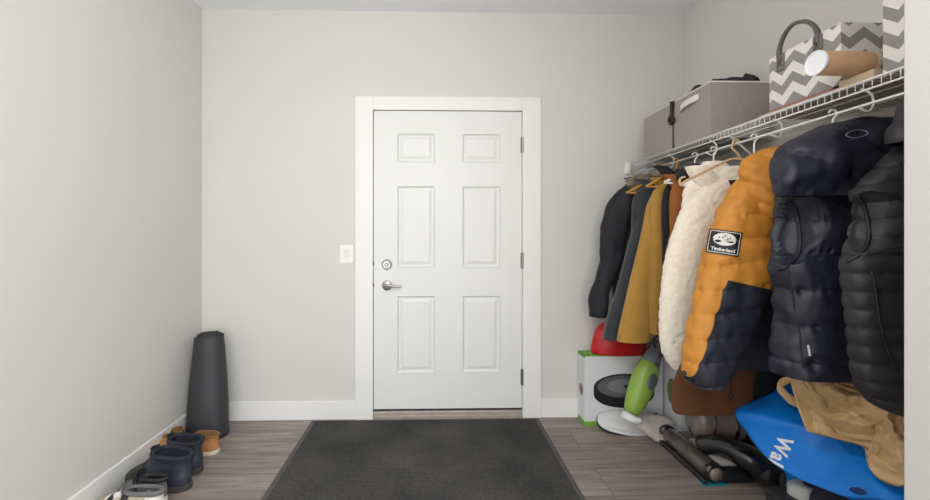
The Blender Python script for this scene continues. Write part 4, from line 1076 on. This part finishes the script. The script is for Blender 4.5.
bvl = bvh_of(bb)
def wal():
    o_ = Vector((0, 0, EYE)); c = P(780, 451, 1.0); h = bvl.ray_cast(o_, (c - o_).normalized())
    c = h[0]; N = h[1]; N = N if N.y < 0 else -N; N = (o_ - c).normalized()
    # letters run down the bag, their tops to the right
    X = (P(771, 466, 1.6) - P(783, 436, 1.6)); X = (X - N * X.dot(N)).normalized(); Y = N.cross(X).normalized()
    bm = text_bm('Wal', .066, .0022, 1.08); bmesh.ops.triangulate(bm, faces=bm.faces)
    bmesh.ops.subdivide_edges(bm, edges=bm.edges, cuts=3)
    conform(bm, c, X, Y, N, bvl, .005, True)
    o = obj('bag_lettering', bm, mat('print_white', (232, 238, 244), .5), blue)
wal()
bm = bmesh.new(); bvx = bvl
# dark cut-out handle slot near the bottom of the frame
def on_blue(px, py, off=.003):
    o_ = Vector((0, 0, EYE)); d = (P(px, py, 1) - o_).normalized(); h = bvl.ray_cast(o_, d); return (h[0] if h[0] else P(px, py, 1.4)) - d * off
R = [[on_blue(858 + s * 9 * math.cos(a) , 491 + s * 3.5 * math.sin(a) + s * 2 * math.cos(a), .003) for a in [2 * math.pi * k / 24 for k in range(24)]] for s in (.3, .7, 1)]
bm = bmesh.new(); skin_rings(bm, R, True, False); obj('handle_slot', bm, mat('dark_blue_opening', (16, 52, 112), .7), blue)

tanm = mat('tan_plastic_film', (206, 172, 124), .30, noise_amt=.12, noise_scale=10, bump=.4, bump_scale=40, sheen=.2)
tb = thing('plastic_bag', (1.5, 1.35, .5), 'crumpled tan plastic shopping bag lying on top of the blue bag', 'bag')
tl = [P(792, 377, 1.50), P(825, 371, 1.48), P(860, 372, 1.42), P(900, 385, 1.34), P(935, 420, 1.24), P(938, 470, 1.17), P(912, 484, 1.20), P(893, 486, 1.24), P(872, 474, 1.30), P(866, 455, 1.33), P(874, 438, 1.34), P(848, 434, 1.40), P(828, 424, 1.44), P(806, 404, 1.48), P(794, 392, 1.50)]
def film(outline, centre, bulge, seed, nr=44, nu=220, wr=.03, ridged=.040):
    return pile(outline, centre, .75, centre[2] - .10, bulge, nr, nu, seed, wr, (10, 10, 10), ridged, 6)
tbo = obj('bag_body', film(tl, P(872, 415, 1.36), (-.03, -.05, .03), 5), tanm, tb, True)
# loop handles, ribbons with open holes
def ribbon(pts, w, nm='bag_handle', seed=0):
    bm = bmesh.new(); pp = spline(pts, 40, True)
    rs = [w * (1 + .45 * nz((i * .3, seed, 0), (1, 1, 1), seed)) for i in range(len(pp))]
    tube(bm, pp, rs, 8, closed=True, flat=.45)
    o = obj(nm, bm, tanm, tb, True)
ribbon([P(780, 387, 1.66), P(788, 380, 1.66), P(802, 381, 1.62), P(810, 390, 1.60), P(812, 402, 1.60), P(802, 406, 1.62), P(790, 399, 1.64)], .015, seed=1)
ribbon([P(802, 404, 1.58), P(814, 398, 1.56), P(832, 404, 1.5), P(848, 412, 1.46), P(852, 424, 1.44), P(834, 419, 1.5), P(816, 412, 1.55)], .013, seed=2)

# dark shoe under the blue bag
shs = shoe('sneaker', (1.655, 1.50, 0), (1.465, 1.66, 0), .10, KR, 'dark navy sneaker with a pale toe under the blue bag', 'sneaker', None, mat('dark_navy_mesh', (36, 36, 48), .8), mat('dark_sole', (40, 40, 44), .8), blk, .03, collar=.009, toecap=(mat('pale_grey_toe', (176, 178, 172), .6), .66))
shs.location.z = .165
st = thing('shoe_box', (1.55, 1.58, 0), 'black low box under the dark navy sneaker beside the floor washer', 'box')
bm = bmesh.new(); box(bm, (1.44, 1.44, 0), (1.69, 1.74, .13), bev=.003); obj('carton', bm, mat('black_card', (40, 40, 42), .7), st)
bm = bmesh.new(); box(bm, (1.436, 1.436, .12), (1.694, 1.744, .164), bev=.003); obj('lid', bm, MATS['black_card'], st)

# ------------------------------------------------------------------ light
w = bpy.data.worlds.new('world'); SC.world = w; w.use_nodes = True
w.node_tree.nodes['Background'].inputs['Color'].default_value = (.93, .96, 1, 1); w.node_tree.nodes['Background'].inputs['Strength'].default_value = 2.9
def area(name, loc, rot, sx, sy, power, col):
    l = bpy.data.lights.new(name, 'AREA'); l.shape = 'RECTANGLE'; l.size = sx; l.size_y = sy; l.energy = power; l.color = col
    o = bpy.data.objects.new(name, l); COL.objects.link(o); o.location = loc; o.rotation_euler = rot; return o
area('rear_fill', (0, -1.3, H - .03), (0, 0, 0), 1.0, 1.0, 22, (1, .97, .93))  # unseen fill light added overhead behind the camera, no real fixture
pl = bpy.data.lights.new('overhead_fill', 'POINT'); pl.energy = 24; pl.shadow_soft_size = .16; pl.color = (1, .96, .91)  # unseen point light added to brighten the ceiling and nearby walls
po = bpy.data.objects.new('overhead_fill', pl); COL.objects.link(po); po.location = (-.1, .55, H - .78)
SC.view_settings.view_transform = 'Standard'; SC.view_settings.look = 'None'; SC.view_settings.gamma = 1; SC.view_settings.use_curve_mapping = False
SC.view_settings.exposure = 0.22
